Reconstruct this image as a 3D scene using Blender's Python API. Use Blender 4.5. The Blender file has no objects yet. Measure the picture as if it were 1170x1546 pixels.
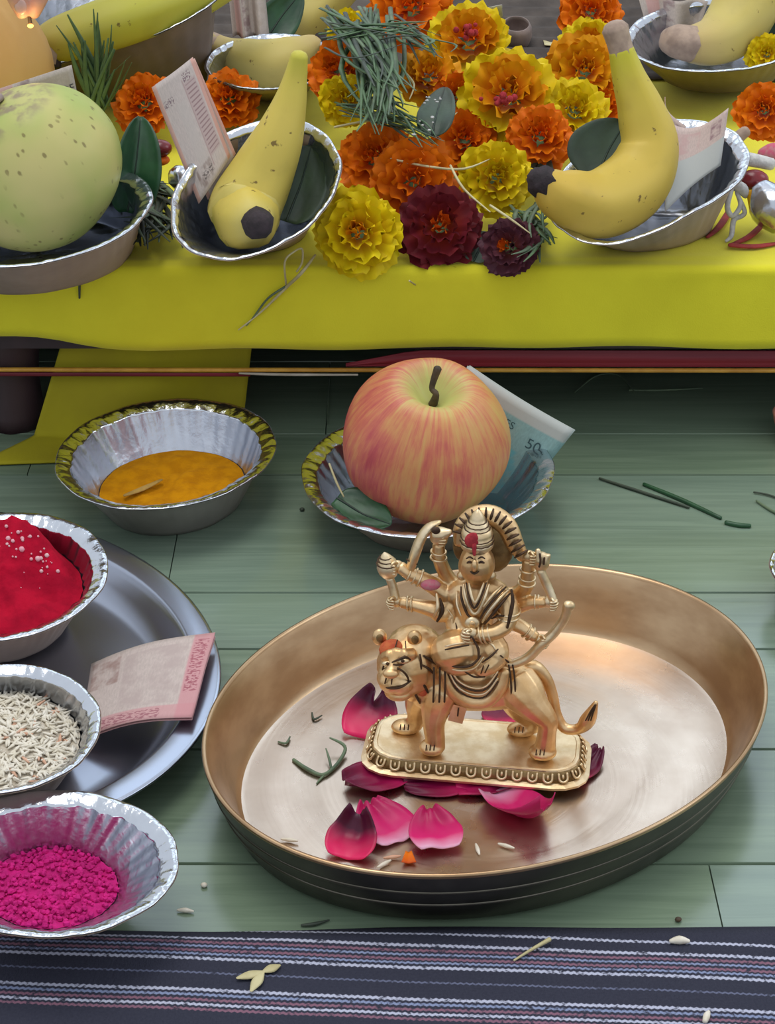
import bpy, bmesh, math, random
import numpy as np
from mathutils import Vector, Matrix, Quaternion, noise

# ------------------------------------------------------------------ camera, light, exposure
sc = bpy.context.scene
COL = sc.collection
F, PW, PH = 3000.0, 1170.0, 1546.0
CAM_Z, PITCH = 0.51, math.radians(29.0)
cd = bpy.data.cameras.new('camera')
cam = bpy.data.objects.new('camera', cd)
COL.objects.link(cam)
cam.location = (0, 0, CAM_Z)
cam.rotation_euler = (math.pi / 2 - PITCH, 0, 0)
cd.sensor_fit = 'VERTICAL'
cd.sensor_height = 24.0
cd.lens = F / PH * 24.0
cd.clip_start = 0.02
sc.camera = cam

w = bpy.data.worlds.new('world')
sc.world = w
w.use_nodes = True
w.node_tree.nodes['Background'].inputs[0].default_value = (0.80, 0.86, 0.95, 1)
w.node_tree.nodes['Background'].inputs[1].default_value = 0.92


def area(name, loc, target, sx, sy, power, color):
    l = bpy.data.lights.new(name, 'AREA')
    l.shape = 'RECTANGLE'
    l.size, l.size_y, l.energy, l.color = sx, sy, power, color
    o = bpy.data.objects.new(name, l)
    COL.objects.link(o)
    o.location = loc
    o.rotation_euler = (Vector(target) - Vector(loc)).to_track_quat('-Z', 'Y').to_euler()
    return o


area('window_light_left', (-0.56, 3.1, 1.85), (-0.1, 0.9, 0), 0.9, 1.1, 3.4, (0.66, 0.82, 1.0))
area('window_light_right', (0.78, 3.1, 1.85), (0.1, 0.9, 0), 0.9, 1.1, 4.2, (0.66, 0.83, 1.0))
area('side_fill_light', (1.9, 1.0, 1.5), (0, 0.9, 0), 1.0, 1.0, 8, (0.86, 0.93, 1.0))  # unseen light added at the right for cool reflections
area('ceiling_light', (-0.3, 1.0, 2.6), (0, 0.95, 0), 1.6, 1.2, 28, (1.0, 0.97, 0.92))

vs = sc.view_settings
sc.display_settings.display_device = 'sRGB'
vs.view_transform = 'Standard'
vs.look = 'None'
vs.exposure = 0.0
vs.gamma = 1.0
vs.use_curve_mapping = False

# ------------------------------------------------------------------ geometry helpers
CA, SA = math.cos(PITCH), math.sin(PITCH)
CAMP = Vector((0, 0, CAM_Z))
R = math.radians


def ray(px, py):
    x, y = (px - PW / 2) / F, (PH / 2 - py) / F
    return Vector((x, CA + y * SA, -SA + y * CA))


def hit(px, py, p0, n):
    d = ray(px, py)
    return CAMP + d * ((Vector(p0) - CAMP).dot(n) / d.dot(n))


def atz(px, py, z):
    return hit(px, py, (0, 0, z), Vector((0, 0, 1)))


def aty(px, py, Y):
    return hit(px, py, (0, Y, 0), Vector((0, 1, 0)))


def pxm(p):
    """metres per photograph pixel at a point"""
    return (Vector(p) - CAMP).dot(Vector((0, CA, -SA))) / F


def lin(c):
    def g(v):
        v /= 255.0
        return v / 12.92 if v <= 0.04045 else ((v + 0.055) / 1.055) ** 2.4
    return (g(c[0]), g(c[1]), g(c[2]), 1.0)


class MB:
    """collects vertices, faces and uvs of one mesh"""
    def __init__(self):
        self.v, self.f, self.uv, self.mi, self.cur = [], [], [], [], 0

    def add(self, v, f, uv=None):
        b = len(self.v)
        self.v += [Vector(p) for p in v]
        self.f += [tuple(i + b for i in q) for q in f]
        self.uv += list(uv) if uv else [(0.5, 0.5)] * len(v)
        self.mi += [self.cur] * len(f)
        return self

    def mesh(self, name, mats, origin=(0, 0, 0), smooth=True):
        o = Vector(origin)
        me = bpy.data.meshes.new(name)
        me.from_pydata([tuple(p - o) for p in self.v], [], self.f)
        ul = me.uv_layers.new(name='UVMap')
        idx = np.empty(len(me.loops), dtype=np.int32)
        me.loops.foreach_get('vertex_index', idx)
        ul.data.foreach_set('uv', np.array(self.uv, dtype=np.float32)[idx].ravel())
        for m in (mats if isinstance(mats, (list, tuple)) else [mats]):
            me.materials.append(m)
        me.polygons.foreach_set('material_index', self.mi)
        me.polygons.foreach_set('use_smooth', [smooth] * len(me.polygons))
        me.update()
        return me


def link(name, me, parent=None, loc=(0, 0, 0)):
    o = bpy.data.objects.new(name, me)
    COL.objects.link(o)
    o.location = loc
    if parent is not None:
        o.parent = parent
    return o


def origin_of(t):
    return Vector(t['at']) if t is not None and 'at' in t else Vector((0, 0, 0))


def tag(o, label=None, cat=None, group=None, kind=None):
    for k, v in (('label', label), ('category', cat), ('group', group), ('kind', kind)):
        if v:
            o[k] = v
    return o


def thing(name, label, cat, loc, group=None):
    o = bpy.data.objects.new(name, None)
    COL.objects.link(o)
    o.empty_display_size = 0.01
    o.location = loc
    o['at'] = tuple(loc)
    return tag(o, label, cat, group)


def part(name, mb, mat, parent, smooth=True, label=None, solid=0):
    """world-space mesh builder becomes a child of parent (whose root is unrotated)"""
    org = origin_of(parent)
    o = link(name, mb.mesh(name, mat, org, smooth), parent)
    o['at'] = tuple(org)
    if label:
        o['label'] = label
    if solid:
        m = o.modifiers.new('solid', 'SOLIDIFY')
        m.thickness, m.offset = solid, 0
    return o


def solo(name, mb, mat, label, cat, at, group=None, smooth=True, solid=0, kind=None):
    o = link(name, mb.mesh(name, mat, at, smooth), None, at)
    o['at'] = tuple(at)
    if solid:
        m = o.modifiers.new('solid', 'SOLIDIFY')
        m.thickness, m.offset = solid, 0
    return tag(o, label, cat, group, kind)


def clean_ids():
    for o in bpy.data.objects:
        if 'at' in o:
            del o['at']


def grid(fn, nu, nv, u0=0, u1=1, v0=0, v1=1, wrap=False):
    v, f, uv = [], [], []
    for j in range(nv + 1):
        for i in range(nu + (0 if wrap else 1)):
            a, b = u0 + (u1 - u0) * i / nu, v0 + (v1 - v0) * j / nv
            v.append(Vector(fn(a, b)))
            uv.append((i / nu, j / nv))
    W = nu if wrap else nu + 1
    for j in range(nv):
        for i in range(nu):
            i2 = (i + 1) % W
            f.append((j * W + i, j * W + i2, (j + 1) * W + i2, (j + 1) * W + i))
    return v, f, uv


def catmull(pts, n):
    """pts: list of tuples of any length, returns n*(len-1)+1 samples"""
    P = [np.array(p, dtype=float) for p in pts]
    out = []
    for i in range(len(P) - 1):
        p0, p1, p2, p3 = P[max(i - 1, 0)], P[i], P[i + 1], P[min(i + 2, len(P) - 1)]
        for k in range(n):
            t = k / n
            out.append(0.5 * ((2 * p1) + (p2 - p0) * t + (2 * p0 - 5 * p1 + 4 * p2 - p3) * t * t + (3 * p1 - p0 - 3 * p2 + p3) * t ** 3))
    out.append(P[-1])
    return out


def tube(pts, rad, seg=10, n=4, closed=False, flat=None, lobes=None, round_ends=True):
    """tapered tube along points; rad a number or list; flat=(a,b) scales the section (first axis toward `up`)"""
    if not isinstance(rad, (list, tuple)):
        rad = [rad] * len(pts)
    S = catmull([tuple(p) + (r,) for p, r in zip(pts, rad)], n) if n > 1 else [np.array(tuple(p) + (r,)) for p, r in zip(pts, rad)]
    C = [Vector(s[:3]) for s in S]
    Rr = [max(float(s[3]), 1e-5) for s in S]
    m = len(C)
    T = [((C[min(i + 1, m - 1)] - C[max(i - 1, 0)]).normalized() if (C[min(i + 1, m - 1)] - C[max(i - 1, 0)]).length > 1e-9 else Vector((0, 0, 1))) for i in range(m)]
    up = Vector((0, 0, 1)) if abs(T[0].z) < 0.9 else Vector((0, 1, 0))
    a = (up - T[0] * up.dot(T[0])).normalized()
    v, f, uv = [], [], []
    fa, fb = flat or (1, 1)
    L = [0.0]
    for i in range(1, m):
        L.append(L[-1] + (C[i] - C[i - 1]).length)
    tot = max(L[-1], 1e-9)
    rings = []
    if round_ends:
        rings += [(C[0] - T[0] * Rr[0] * 0.55 * k, T[0], Rr[0] * s, 0.0) for k, s in ((1.0, 0.35), (0.7, 0.72))]
    rings += [(C[i], T[i], Rr[i], L[i] / tot) for i in range(m)]
    if round_ends:
        rings += [(C[-1] + T[-1] * Rr[-1] * 0.55 * k, T[-1], Rr[-1] * s, 1.0) for k, s in ((0.7, 0.72), (1.0, 0.35))]
    for c, t, r, l in rings:
        a = (a - t * a.dot(t)).normalized()
        b = t.cross(a)
        for k in range(seg):
            th = 2 * math.pi * k / seg
            q = 1.0 + (lobes[1] * math.cos(lobes[0] * th) if lobes else 0)
            v.append(c + (a * (math.cos(th) * fa) + b * (math.sin(th) * fb)) * r * q)
            uv.append((k / seg, l))
    nr = len(rings)
    for i in range(nr - 1):
        for k in range(seg):
            k2 = (k + 1) % seg
            f.append((i * seg + k, i * seg + k2, (i + 1) * seg + k2, (i + 1) * seg + k))
    f.append(tuple(reversed(range(seg))))
    f.append(tuple((nr - 1) * seg + k for k in range(seg)))
    return v, f, uv


def ball(c, r, seg=14, rings=9, rot=None):
    if not isinstance(r, (tuple, list)):
        r = (r, r, r)
    c = Vector(c)
    v, f, uv = [], [], []
    M = rot or Matrix.Identity(3)
    for j in range(rings + 1):
        ph = math.pi * min(max(j / rings, 0.02), 0.98)
        for i in range(seg):
            th = 2 * math.pi * i / seg
            v.append(c + M @ Vector((r[0] * math.sin(ph) * math.cos(th), r[1] * math.sin(ph) * math.sin(th), r[2] * math.cos(ph))))
            uv.append((i / seg, j / rings))
    for j in range(rings):
        for i in range(seg):
            i2 = (i + 1) % seg
            f.append((j * seg + i, (j + 1) * seg + i, (j + 1) * seg + i2, j * seg + i2))
    f.append(tuple(range(seg)))
    f.append(tuple(reversed([rings * seg + i for i in range(seg)])))
    return v, f, uv


def box(c, sx, sy, sz, M=None):
    c, M = Vector(c), M or Matrix.Identity(3)
    v = [c + M @ Vector((sx * (i - .5), sy * (j - .5), sz * (k - .5))) for k in (0, 1) for j in (0, 1) for i in (0, 1)]
    return v, [(0, 2, 3, 1), (4, 5, 7, 6), (0, 1, 5, 4), (2, 6, 7, 3), (0, 4, 6, 2), (1, 3, 7, 5)]


def lathe(c, prof, n=64, M=None, fx=None):
    """prof: (radius, height) list; fx(theta, r, z) -> Vector offsetless local point"""
    c = Vector(c)
    M = M or Matrix.Identity(3)
    v, f, uv = [], [], []
    for j, (r, z) in enumerate(prof):
        for i in range(n):
            th = 2 * math.pi * i / n
            p = fx(th, r, z) if fx else Vector((r * math.cos(th), r * math.sin(th), z))
            v.append(c + M @ p)
            uv.append((i / n, j / (len(prof) - 1)))
    for j in range(len(prof) - 1):
        for i in range(n):
            i2 = (i + 1) % n
            f.append((j * n + i, j * n + i2, (j + 1) * n + i2, (j + 1) * n + i))
    return v, f, uv


def fused(mb, voxel, smooth=3):
    """one continuous surface from overlapping closed pieces"""
    me = mb.mesh('tmp', [])
    o = bpy.data.objects.new('tmp', me)
    COL.objects.link(o)
    m = o.modifiers.new('r', 'REMESH')
    m.mode, m.voxel_size = 'VOXEL', voxel
    if smooth:
        s = o.modifiers.new('s', 'SMOOTH')
        s.factor, s.iterations = 0.5, smooth
    dg = bpy.context.evaluated_depsgraph_get()
    ev = o.evaluated_get(dg).to_mesh()
    out = MB()
    out.add([v.co.copy() for v in ev.vertices], [tuple(p.vertices) for p in ev.polygons])
    o.evaluated_get(dg).to_mesh_clear()
    bpy.data.objects.remove(o)
    bpy.data.meshes.remove(me)
    return out


# ------------------------------------------------------------------ materials
class NT:
    def __init__(self, name):
        self.m = bpy.data.materials.new(name)
        self.m.use_nodes = True
        self.t = self.m.node_tree
        self.b = self.t.nodes['Principled BSDF']

    def n(self, typ, **kw):
        x = self.t.nodes.new(typ)
        for k, v in kw.items():
            setattr(x, k, v)
        return x

    def put(self, sock, val):
        if hasattr(val, 'is_linked') or isinstance(val, bpy.types.NodeSocket):
            self.t.links.new(val, sock)
        else:
            sock.default_value = val

    def math(self, op, a, b=0.0, clamp=False):
        x = self.n('ShaderNodeMath', operation=op, use_clamp=clamp)
        self.put(x.inputs[0], a)
        self.put(x.inputs[1], b)
        return x.outputs[0]

    def noise(self, scale, detail=3, rough=.55, vec=None, dist=0.0, stretch=None):
        x = self.n('ShaderNodeTexNoise')
        x.inputs['Scale'].default_value = scale
        x.inputs['Detail'].default_value = detail
        x.inputs['Roughness'].default_value = rough
        x.inputs['Distortion'].default_value = dist
        v = vec if vec is not None else self.obj()
        if stretch:
            mp = self.n('ShaderNodeMapping')
            mp.inputs['Scale'].default_value = stretch
            self.t.links.new(v, mp.inputs['Vector'])
            v = mp.outputs[0]
        self.t.links.new(v, x.inputs['Vector'])
        return x.outputs[0]

    def obj(self):
        return self.n('ShaderNodeTexCoord').outputs['Object']

    def uvc(self):
        return self.n('ShaderNodeTexCoord').outputs['UV']

    def sep(self, vec):
        s = self.n('ShaderNodeSeparateXYZ')
        self.t.links.new(vec, s.inputs[0])
        return s.outputs

    def comb(self, x=0.0, y=0.0, z=0.0):
        s = self.n('ShaderNodeCombineXYZ')
        for k, q in enumerate((x, y, z)):
            self.put(s.inputs[k], q)
        return s.outputs[0]

    def ramp(self, fac, stops, interp='LINEAR'):
        x = self.n('ShaderNodeValToRGB')
        cr = x.color_ramp
        cr.interpolation = interp
        while len(cr.elements) < len(stops):
            cr.elements.new(0.5)
        for e, (p, c) in zip(cr.elements, stops):
            e.position = p
            e.color = lin(c)
        self.t.links.new(fac, x.inputs[0])
        return x.outputs[0]

    def mix(self, fac, a, b):
        x = self.n('ShaderNodeMix', data_type='RGBA')
        self.put(x.inputs[0], fac)
        self.put(x.inputs[6], lin(a) if isinstance(a, tuple) else a)
        self.put(x.inputs[7], lin(b) if isinstance(b, tuple) else b)
        return x.outputs[2]

    def step(self, v, a, b):
        x = self.n('ShaderNodeMapRange', interpolation_type='SMOOTHSTEP')
        self.put(x.inputs[0], v)
        x.inputs[1].default_value, x.inputs[2].default_value = a, b
        return x.outputs[0]

    def bump(self, h, strength=.3, dist=.001):
        x = self.n('ShaderNodeBump')
        x.inputs['Strength'].default_value = strength
        x.inputs['Distance'].default_value = dist
        self.t.links.new(h, x.inputs['Height'])
        self.t.links.new(x.outputs[0], self.b.inputs['Normal'])

    def fin(self, col=None, rough=.5, metal=0.0, spec=.5, sss=0, sheen=0, coat=0, trans=0):
        if col is not None:
            self.put(self.b.inputs['Base Color'], lin(col) if isinstance(col, tuple) else col)
        self.put(self.b.inputs['Roughness'], rough)
        self.put(self.b.inputs['Metallic'], metal)
        self.b.inputs['Specular IOR Level'].default_value = spec
        if sss:
            self.b.inputs['Subsurface Weight'].default_value = sss
            self.b.inputs['Subsurface Radius'].default_value = (.004, .002, .001)
        if sheen:
            self.b.inputs['Sheen Weight'].default_value = sheen
        if coat:
            self.b.inputs['Coat Weight'].default_value = coat
            self.b.inputs['Coat Roughness'].default_value = .15
        if trans:
            self.b.inputs['Transmission Weight'].default_value = trans
        return self.m


def plain(name, a, b=None, scale=60, rough=.55, metal=0.0, bump=None, spec=.5, stretch=None, **kw):
    t = NT(name)
    b = b or tuple(int(x * .85) for x in a)
    n = t.noise(scale, 4, stretch=stretch)
    c = t.mix(t.step(n, .32, .68), b, a)
    if bump:
        t.bump(t.noise(bump[0], 4, stretch=stretch), bump[1], bump[2])
    return t.fin(c, rough, metal, spec, **kw)


def m_foil(name, col, rough=.24, crinkle=.6):
    t = NT(name)
    vo = t.n('ShaderNodeTexVoronoi', feature='F1')
    vo.inputs['Scale'].default_value = 150
    t.t.links.new(t.noise(45, 2), vo.inputs['Vector'])
    mp = t.n('ShaderNodeMapping')
    mp.inputs['Scale'].default_value = (1, 1, .35)
    t.t.links.new(t.obj(), mp.inputs[0])
    t.t.links.new(mp.outputs[0], vo.inputs['Vector'])
    h = t.math('ADD', vo.outputs['Distance'], t.math('MULTIPLY', t.noise(320, 3), .5))
    t.bump(h, crinkle, .0012)
    return t.fin(t.mix(t.noise(90, 3), tuple(int(x * .9) for x in col), col), rough, 1.0)


M = {}
M['cloth_yellow'] = (lambda t: (t.bump(t.math('ADD', t.noise(1400, 2, stretch=(1, .2, 1)), t.math('MULTIPLY', t.noise(30, 3), 2)), .25, .0006),
                                t.fin(t.mix(t.step(t.noise(14, 4), .3, .7), (212, 202, 40), (224, 215, 46)), .75, 0, .2, sheen=.15))[1])(NT('yellow cloth'))
M['cloth_olive'] = plain('olive yellow cloth', (178, 168, 32), (160, 148, 34), 12, .8, bump=(500, .3, .0006), spec=.2)
M['cloth_dark'] = plain('dark grey brown cloth', (92, 84, 78), (72, 66, 62), 40, .85, bump=(900, .3, .0006), spec=.2)
M['wood_dark'] = plain('dark painted wood', (64, 46, 48), (48, 36, 40), 30, .5, bump=(300, .3, .0006), stretch=(1, 1, .1))
M['trim_gold'] = plain('gold trim ribbon', (214, 160, 60), (186, 128, 40), 60, .45, bump=(600, .3, .0004))
M['trim_red'] = plain('maroon red ribbon', (142, 30, 44), (108, 26, 40), 25, .55, bump=(500, .3, .0004), stretch=(.1, 1, 3))
M['trim_pale'] = plain('pale trim thread', (206, 196, 180), (170, 160, 140), 40, .5)


def m_plank(name, a, b):
    t = NT(name)
    v = t.obj()
    g = t.noise(26, 6, .62, v, .8, (.3, 6, 1))
    h = t.noise(5, 3, .5, v, .3, (.5, 3, 1))
    c = t.mix(t.step(g, .3, .72), b, a)
    c = t.mix(t.math('MULTIPLY', t.step(h, .45, .75), .5), c, tuple(min(255, int(x * 1.12)) for x in a))
    t.bump(g, .12, .0006)
    return t.fin(c, t.math('ADD', .16, t.math('MULTIPLY', g, .14)), 0, .85)


M['plank'] = [m_plank('green plank %d' % i, a, b) for i, (a, b) in enumerate([((120, 138, 114), (102, 120, 98)), ((124, 142, 124), (106, 124, 108)), ((114, 132, 110), (96, 114, 94))])]
M['joint'] = plain('plank joint', (78, 94, 82), None, 30, .6)


def m_rug():
    t = NT('striped dark rug')
    s = t.sep(t.obj())
    ang = R(-3.0)
    u = t.math('ADD', t.math('MULTIPLY', s[0], math.cos(ang)), t.math('MULTIPLY', s[1], math.sin(ang)))
    v = t.math('ADD', t.math('MULTIPLY', s[0], -math.sin(ang)), t.math('MULTIPLY', s[1], math.cos(ang)))
    v = t.math('ADD', v, t.math('MULTIPLY', t.math('SUBTRACT', t.noise(9, 2), .5), .004))
    z = t.math('PINGPONG', u, .0011)
    v = t.math('ADD', v, t.math('MULTIPLY', z, .55))
    k = t.math('ADD', t.math('MULTIPLY', v, 1 / .09), 1.0)          # 9 cm of width from the edge inward, 1 at the edge

    def st(x):
        return 1.0 - x / 90.0
    dark, pale, pink, blue = (46, 48, 62), (176, 178, 196), (128, 92, 108), (128, 138, 168)
    lines = [(3.6, .7, pale), (10.2, .8, pale), (13.0, .7, pink), (15.2, .6, blue), (17.6, .7, pink), (19.6, .6, blue), (22.2, .8, pale), (30.0, .5, (96, 100, 122)),
             (39.0, .8, pale), (41.6, .7, blue), (44.2, .7, pink), (46.6, .7, pale), (49, .7, pink)]
    c = None
    col = lin(dark)
    base = t.mix(t.noise(900, 2), (40, 41, 54), (56, 57, 70))
    for x, hw, cc in lines:
        d = t.math('ABSOLUTE', t.math('SUBTRACT', k, st(x)))
        fac = t.math('SUBTRACT', 1.0, t.step(d, hw * .55 / 90, hw * 1.25 / 90))
        fac = t.math('MULTIPLY', fac, t.step(t.noise(500, 2), .25, .5))
        base = t.mix(fac, base, cc)
    t.bump(t.noise(1300, 2, stretch=(1, .35, 1)), .6, .0008)
    return t.fin(base, .85, 0, .2)


M['rug'] = m_rug()
M['foil'] = m_foil('silver foil', (210, 214, 222), .27, .3)
M['foil_rim'] = m_foil('silver foil rim', (220, 224, 230), .17, .45)
M['foil_out'] = plain('dull silver paper', (158, 152, 146), (138, 132, 126), 22, .5, .35, bump=(260, .25, .0006))
M['board'] = plain('brown grey paperboard', (164, 144, 130), (142, 124, 112), 22, .7, bump=(260, .25, .0006))
M['board_dark'] = plain('dull brown paperboard', (126, 110, 100), (104, 92, 84), 22, .7, bump=(260, .25, .0006))
M['steel'] = (lambda t: (t.bump(t.noise(60, 3, stretch=(1, 1, .2)), .05, .0006), t.fin((176, 182, 196), .26, 1.0))[1])(NT('stainless steel'))


def m_brass_in():
    t = NT('brass of the plate')
    v = t.obj()
    s = t.sep(v)
    r = t.math('SQRT', t.math('ADD', t.math('POWER', s[0], 2), t.math('POWER', s[1], 2)))
    ringn = t.noise(420, 3, .6, t.comb(r, 0.0, 0.0))
    blot = t.noise(26, 4, .6)
    c = t.mix(t.step(blot, .35, .7), (210, 192, 174), (196, 176, 158))
    t.bump(t.math('ADD', t.math('MULTIPLY', ringn, .5), t.math('MULTIPLY', t.noise(180, 2), .35)), .16, .0008)
    return t.fin(c, t.math('ADD', .2, t.math('MULTIPLY', t.noise(70, 4), .18)), 1.0)


M['brass_floor'] = m_brass_in()
M['brass_wall'] = plain('golden brass wall', (198, 168, 132), (170, 138, 104), 26, .34, 1.0, bump=(90, .12, .0006), stretch=(1, 1, 2.5))
M['brass_out'] = plain('shade-darkened brass outside', (104, 102, 92), (82, 80, 74), 30, .42, 1.0, bump=(200, .1, .0005))  # dark reflection on the plate's outer wall put into the brass colour
M['brass_groove'] = plain('polished brass ring', (112, 108, 96), None, 30, .4, 1.0)
M['brass'] = plain('cast brass', (238, 204, 156), (214, 174, 122), 90, .42, 1.0, bump=(420, .22, .0006))
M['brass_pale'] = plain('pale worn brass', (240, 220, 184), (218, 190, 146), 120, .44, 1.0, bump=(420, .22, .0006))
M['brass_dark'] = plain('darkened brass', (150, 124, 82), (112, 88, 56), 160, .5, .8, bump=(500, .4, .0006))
M['patina'] = plain('dark patina', (84, 58, 36), (60, 42, 28), 200, .6, .4)
M['vermilion'] = plain('red powder smear', (176, 62, 66), (150, 48, 56), 400, .9, bump=(900, .5, .0006), spec=.1)
M['vermilion_orange'] = plain('orange red powder smear', (198, 108, 66), (184, 82, 58), 400, .9, bump=(900, .5, .0006), spec=.1)
M['pink_smear'] = plain('pink powder smear', (196, 92, 116), (184, 130, 130), 400, .9, spec=.1)


def m_apple():
    t = NT('apple skin')
    s = t.sep(t.obj())
    ang = t.math('ARCTAN2', s[1], s[0])
    ca, sa = t.math('COSINE', ang), t.math('SINE', ang)
    st = t.noise(9.0, 5, .65, t.comb(t.math('MULTIPLY', ca, 1.6), t.math('MULTIPLY', sa, 1.6), t.math('MULTIPLY', s[2], 5)), .2)
    sp = t.noise(170, 2, .5, None, 0, (1, 1, .35))
    big = t.noise(26, 2, .5)
    side = t.math('ADD', t.math('MULTIPLY', s[0], -5.5), t.math('MULTIPLY', t.math('SUBTRACT', big, .5), 1.1))
    f = t.math('ADD', t.math('ADD', st, t.math('MULTIPLY', t.math('SUBTRACT', sp, .5), .35)), side)
    c = t.ramp(f, [(.1, (200, 166, 96)), (.4, (204, 142, 90)), (.58, (198, 112, 86)), (.8, (184, 82, 82)), (1.0, (166, 64, 74))])
    rad = t.math('SQRT', t.math('ADD', t.math('POWER', s[0], 2), t.math('POWER', s[1], 2)))
    topf = t.math('MULTIPLY', t.math('SUBTRACT', 1.0, t.step(t.math('ADD', rad, t.math('MULTIPLY', t.math('SUBTRACT', st, .5), .024)), .006, .026)), t.step(s[2], .0, .02))
    c = t.mix(topf, c, (186, 184, 104))
    return t.fin(c, .46, 0, .4, sss=.08)


M['apple'] = m_apple()
M['stem'] = plain('brown stem', (84, 66, 44), (56, 44, 32), 200, .7, bump=(600, .4, .0005))


def m_guava():
    t = NT('green fruit skin')
    g = t.noise(14, 3)
    c = t.mix(t.step(g, .35, .68), (158, 172, 88), (192, 182, 116))
    mp = t.n('ShaderNodeMapping')
    mp.inputs['Scale'].default_value = (1, 1, .5)
    t.t.links.new(t.obj(), mp.inputs[0])
    vo = t.n('ShaderNodeTexVoronoi', feature='F1')
    vo.inputs['Scale'].default_value = 210
    t.t.links.new(mp.outputs[0], vo.inputs['Vector'])
    d = t.math('ADD', vo.outputs['Distance'], t.math('MULTIPLY', t.noise(300, 2), .3))
    dash = t.math('MULTIPLY', t.math('SUBTRACT', 1.0, t.step(d, .26, .40)), t.step(t.noise(38, 2), .36, .52))
    c = t.mix(t.math('MULTIPLY', dash, .75), c, (112, 96, 54))
    s = t.sep(t.obj())
    scar = t.math('MULTIPLY', t.step(s[2], .031, .038), t.step(t.noise(90, 3), .42, .6))
    c = t.mix(t.math('MULTIPLY', scar, .85), c, (136, 118, 96))
    t.bump(t.noise(70, 3), .12, .001)
    return t.fin(c, .48, 0, .35, sss=.05)


M['guava'] = m_guava()


def m_banana(name, main, end, start=None):
    t = NT(name)
    s = t.sep(t.uvc())
    n = t.noise(28, 4)
    v = t.math('ADD', s[1], t.math('MULTIPLY', t.math('SUBTRACT', n, .5), .12))
    start = start or end
    c = t.ramp(v, [(0, start), (.14, tuple(int(a * .35 + b * .65) for a, b in zip(start, main))), (.35, main), (.75, main), (1, end)])
    c = t.mix(t.math('MULTIPLY', t.step(t.noise(60, 3), .5, .8), .35), c, tuple(int(x * .86) for x in main))
    c = t.mix(t.math('MULTIPLY', t.step(t.noise(14, 5, .65), .55, .72), .3), c, (150, 124, 60))
    sp = t.step(t.noise(150, 3, .6), .66, .72)
    c = t.mix(t.math('MULTIPLY', sp, .8), c, (88, 60, 30))
    t.bump(t.noise(120, 2, stretch=(1, 1, .4)), .08, .0008)
    return t.fin(c, .5, 0, .35, sss=.05)


M['banana'] = m_banana('banana peel', (204, 182, 84), (200, 182, 96), (190, 182, 66))
M['banana_green'] = m_banana('greenish banana peel', (200, 172, 72), (200, 166, 66), (188, 180, 48))
M['banana_pale'] = m_banana('pale banana peel', (196, 178, 98), (188, 164, 104), (190, 166, 118))
M['banana_long'] = m_banana('long green banana peel', (176, 172, 60), (180, 170, 72), (176, 160, 80))
M['banana_stub'] = plain('cut banana stem', (176, 152, 132), (146, 124, 108), 120, .7, bump=(300, .3, .0006))
M['banana_tip'] = plain('black banana tip', (52, 40, 44), (36, 28, 30), 200, .8, bump=(500, .6, .001))


def m_petal(name, root, tip, rough=.55):
    t = NT(name)
    s = t.sep(t.uvc())
    oi = t.n('ShaderNodeObjectInfo').outputs['Random']
    v = t.math('ADD', s[1], t.math('MULTIPLY', t.math('SUBTRACT', t.noise(160, 3, stretch=(1, 1, 1)), .5), .5))
    c = t.ramp(v, [(.1, root), (.75, tip)])
    c = t.mix(t.math('MULTIPLY', oi, .3), c, tuple(int(a * .7 + b * .3) for a, b in zip(root, tip)))
    return t.fin(c, rough, 0, .25, sss=.1)


M['mg_yellow'] = m_petal('yellow marigold petal', (206, 150, 8), (226, 202, 14))
M['mg_orange'] = m_petal('orange marigold petal', (196, 74, 4), (232, 124, 8))
M['mg_amber'] = m_petal('amber marigold petal', (204, 96, 6), (226, 160, 12))
M['mg_maroon'] = m_petal('maroon marigold petal', (150, 44, 26), (96, 20, 32))
M['mg_purple'] = m_petal('dusky purple marigold petal', (110, 50, 44), (80, 40, 52))
M['mg_rust'] = m_petal('rust marigold centre petal', (214, 110, 10), (196, 84, 14))
M['calyx'] = plain('green calyx', (86, 110, 62), None, 80, .6)
M['leaf'] = plain('deep green leaf', (40, 84, 50), (30, 64, 40), 50, .42, bump=(160, .2, .0008))
M['leaf_dark'] = plain('dark green leaf', (46, 66, 42), (34, 50, 34), 40, .5, bump=(160, .3, .0008))
M['leaf_grey'] = plain('grey green leaf', (82, 96, 76), (60, 76, 60), 40, .6, bump=(160, .3, .0008))
M['midrib'] = plain('leaf midrib', (24, 44, 30), None, 40, .5)
M['grass'] = plain('green grass blade', (84, 112, 72), (60, 86, 56), 60, .55)
M['grass_grey'] = plain('faded grass blade', (104, 122, 92), (76, 94, 72), 60, .6)
M['grass_dark'] = plain('dark grass blade', (62, 72, 56), (44, 54, 44), 60, .6)
M['straw'] = plain('pale straw', (206, 196, 150), (176, 164, 118), 60, .6)
M['thread'] = plain('white cotton thread', (206, 204, 200), (178, 176, 174), 300, .85, bump=(900, .5, .0005))
M['red_string'] = plain('red string', (158, 52, 50), (128, 40, 44), 200, .8)
M['powder_yellow'] = plain('turmeric powder', (204, 138, 12), (182, 118, 10), 120, .95, bump=(420, .6, .001), spec=.1)
M['powder_mark'] = plain('greyish turmeric streak', (184, 148, 82), None, 120, .95, spec=.1)
M['powder_red'] = plain('red powder', (176, 14, 44), (146, 8, 36), 80, .9, bump=(420, .6, .001), spec=.1)
M['powder_fleck'] = plain('pale pink fleck', (226, 150, 164), (214, 178, 178), 300, .8)
M['powder_pink'] = plain('magenta powder', (206, 22, 122), (178, 14, 104), 160, .75, bump=(500, .7, .001), spec=.3)
M['rice'] = plain('white rice grain', (228, 220, 204), (210, 200, 178), 200, .6)
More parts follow.
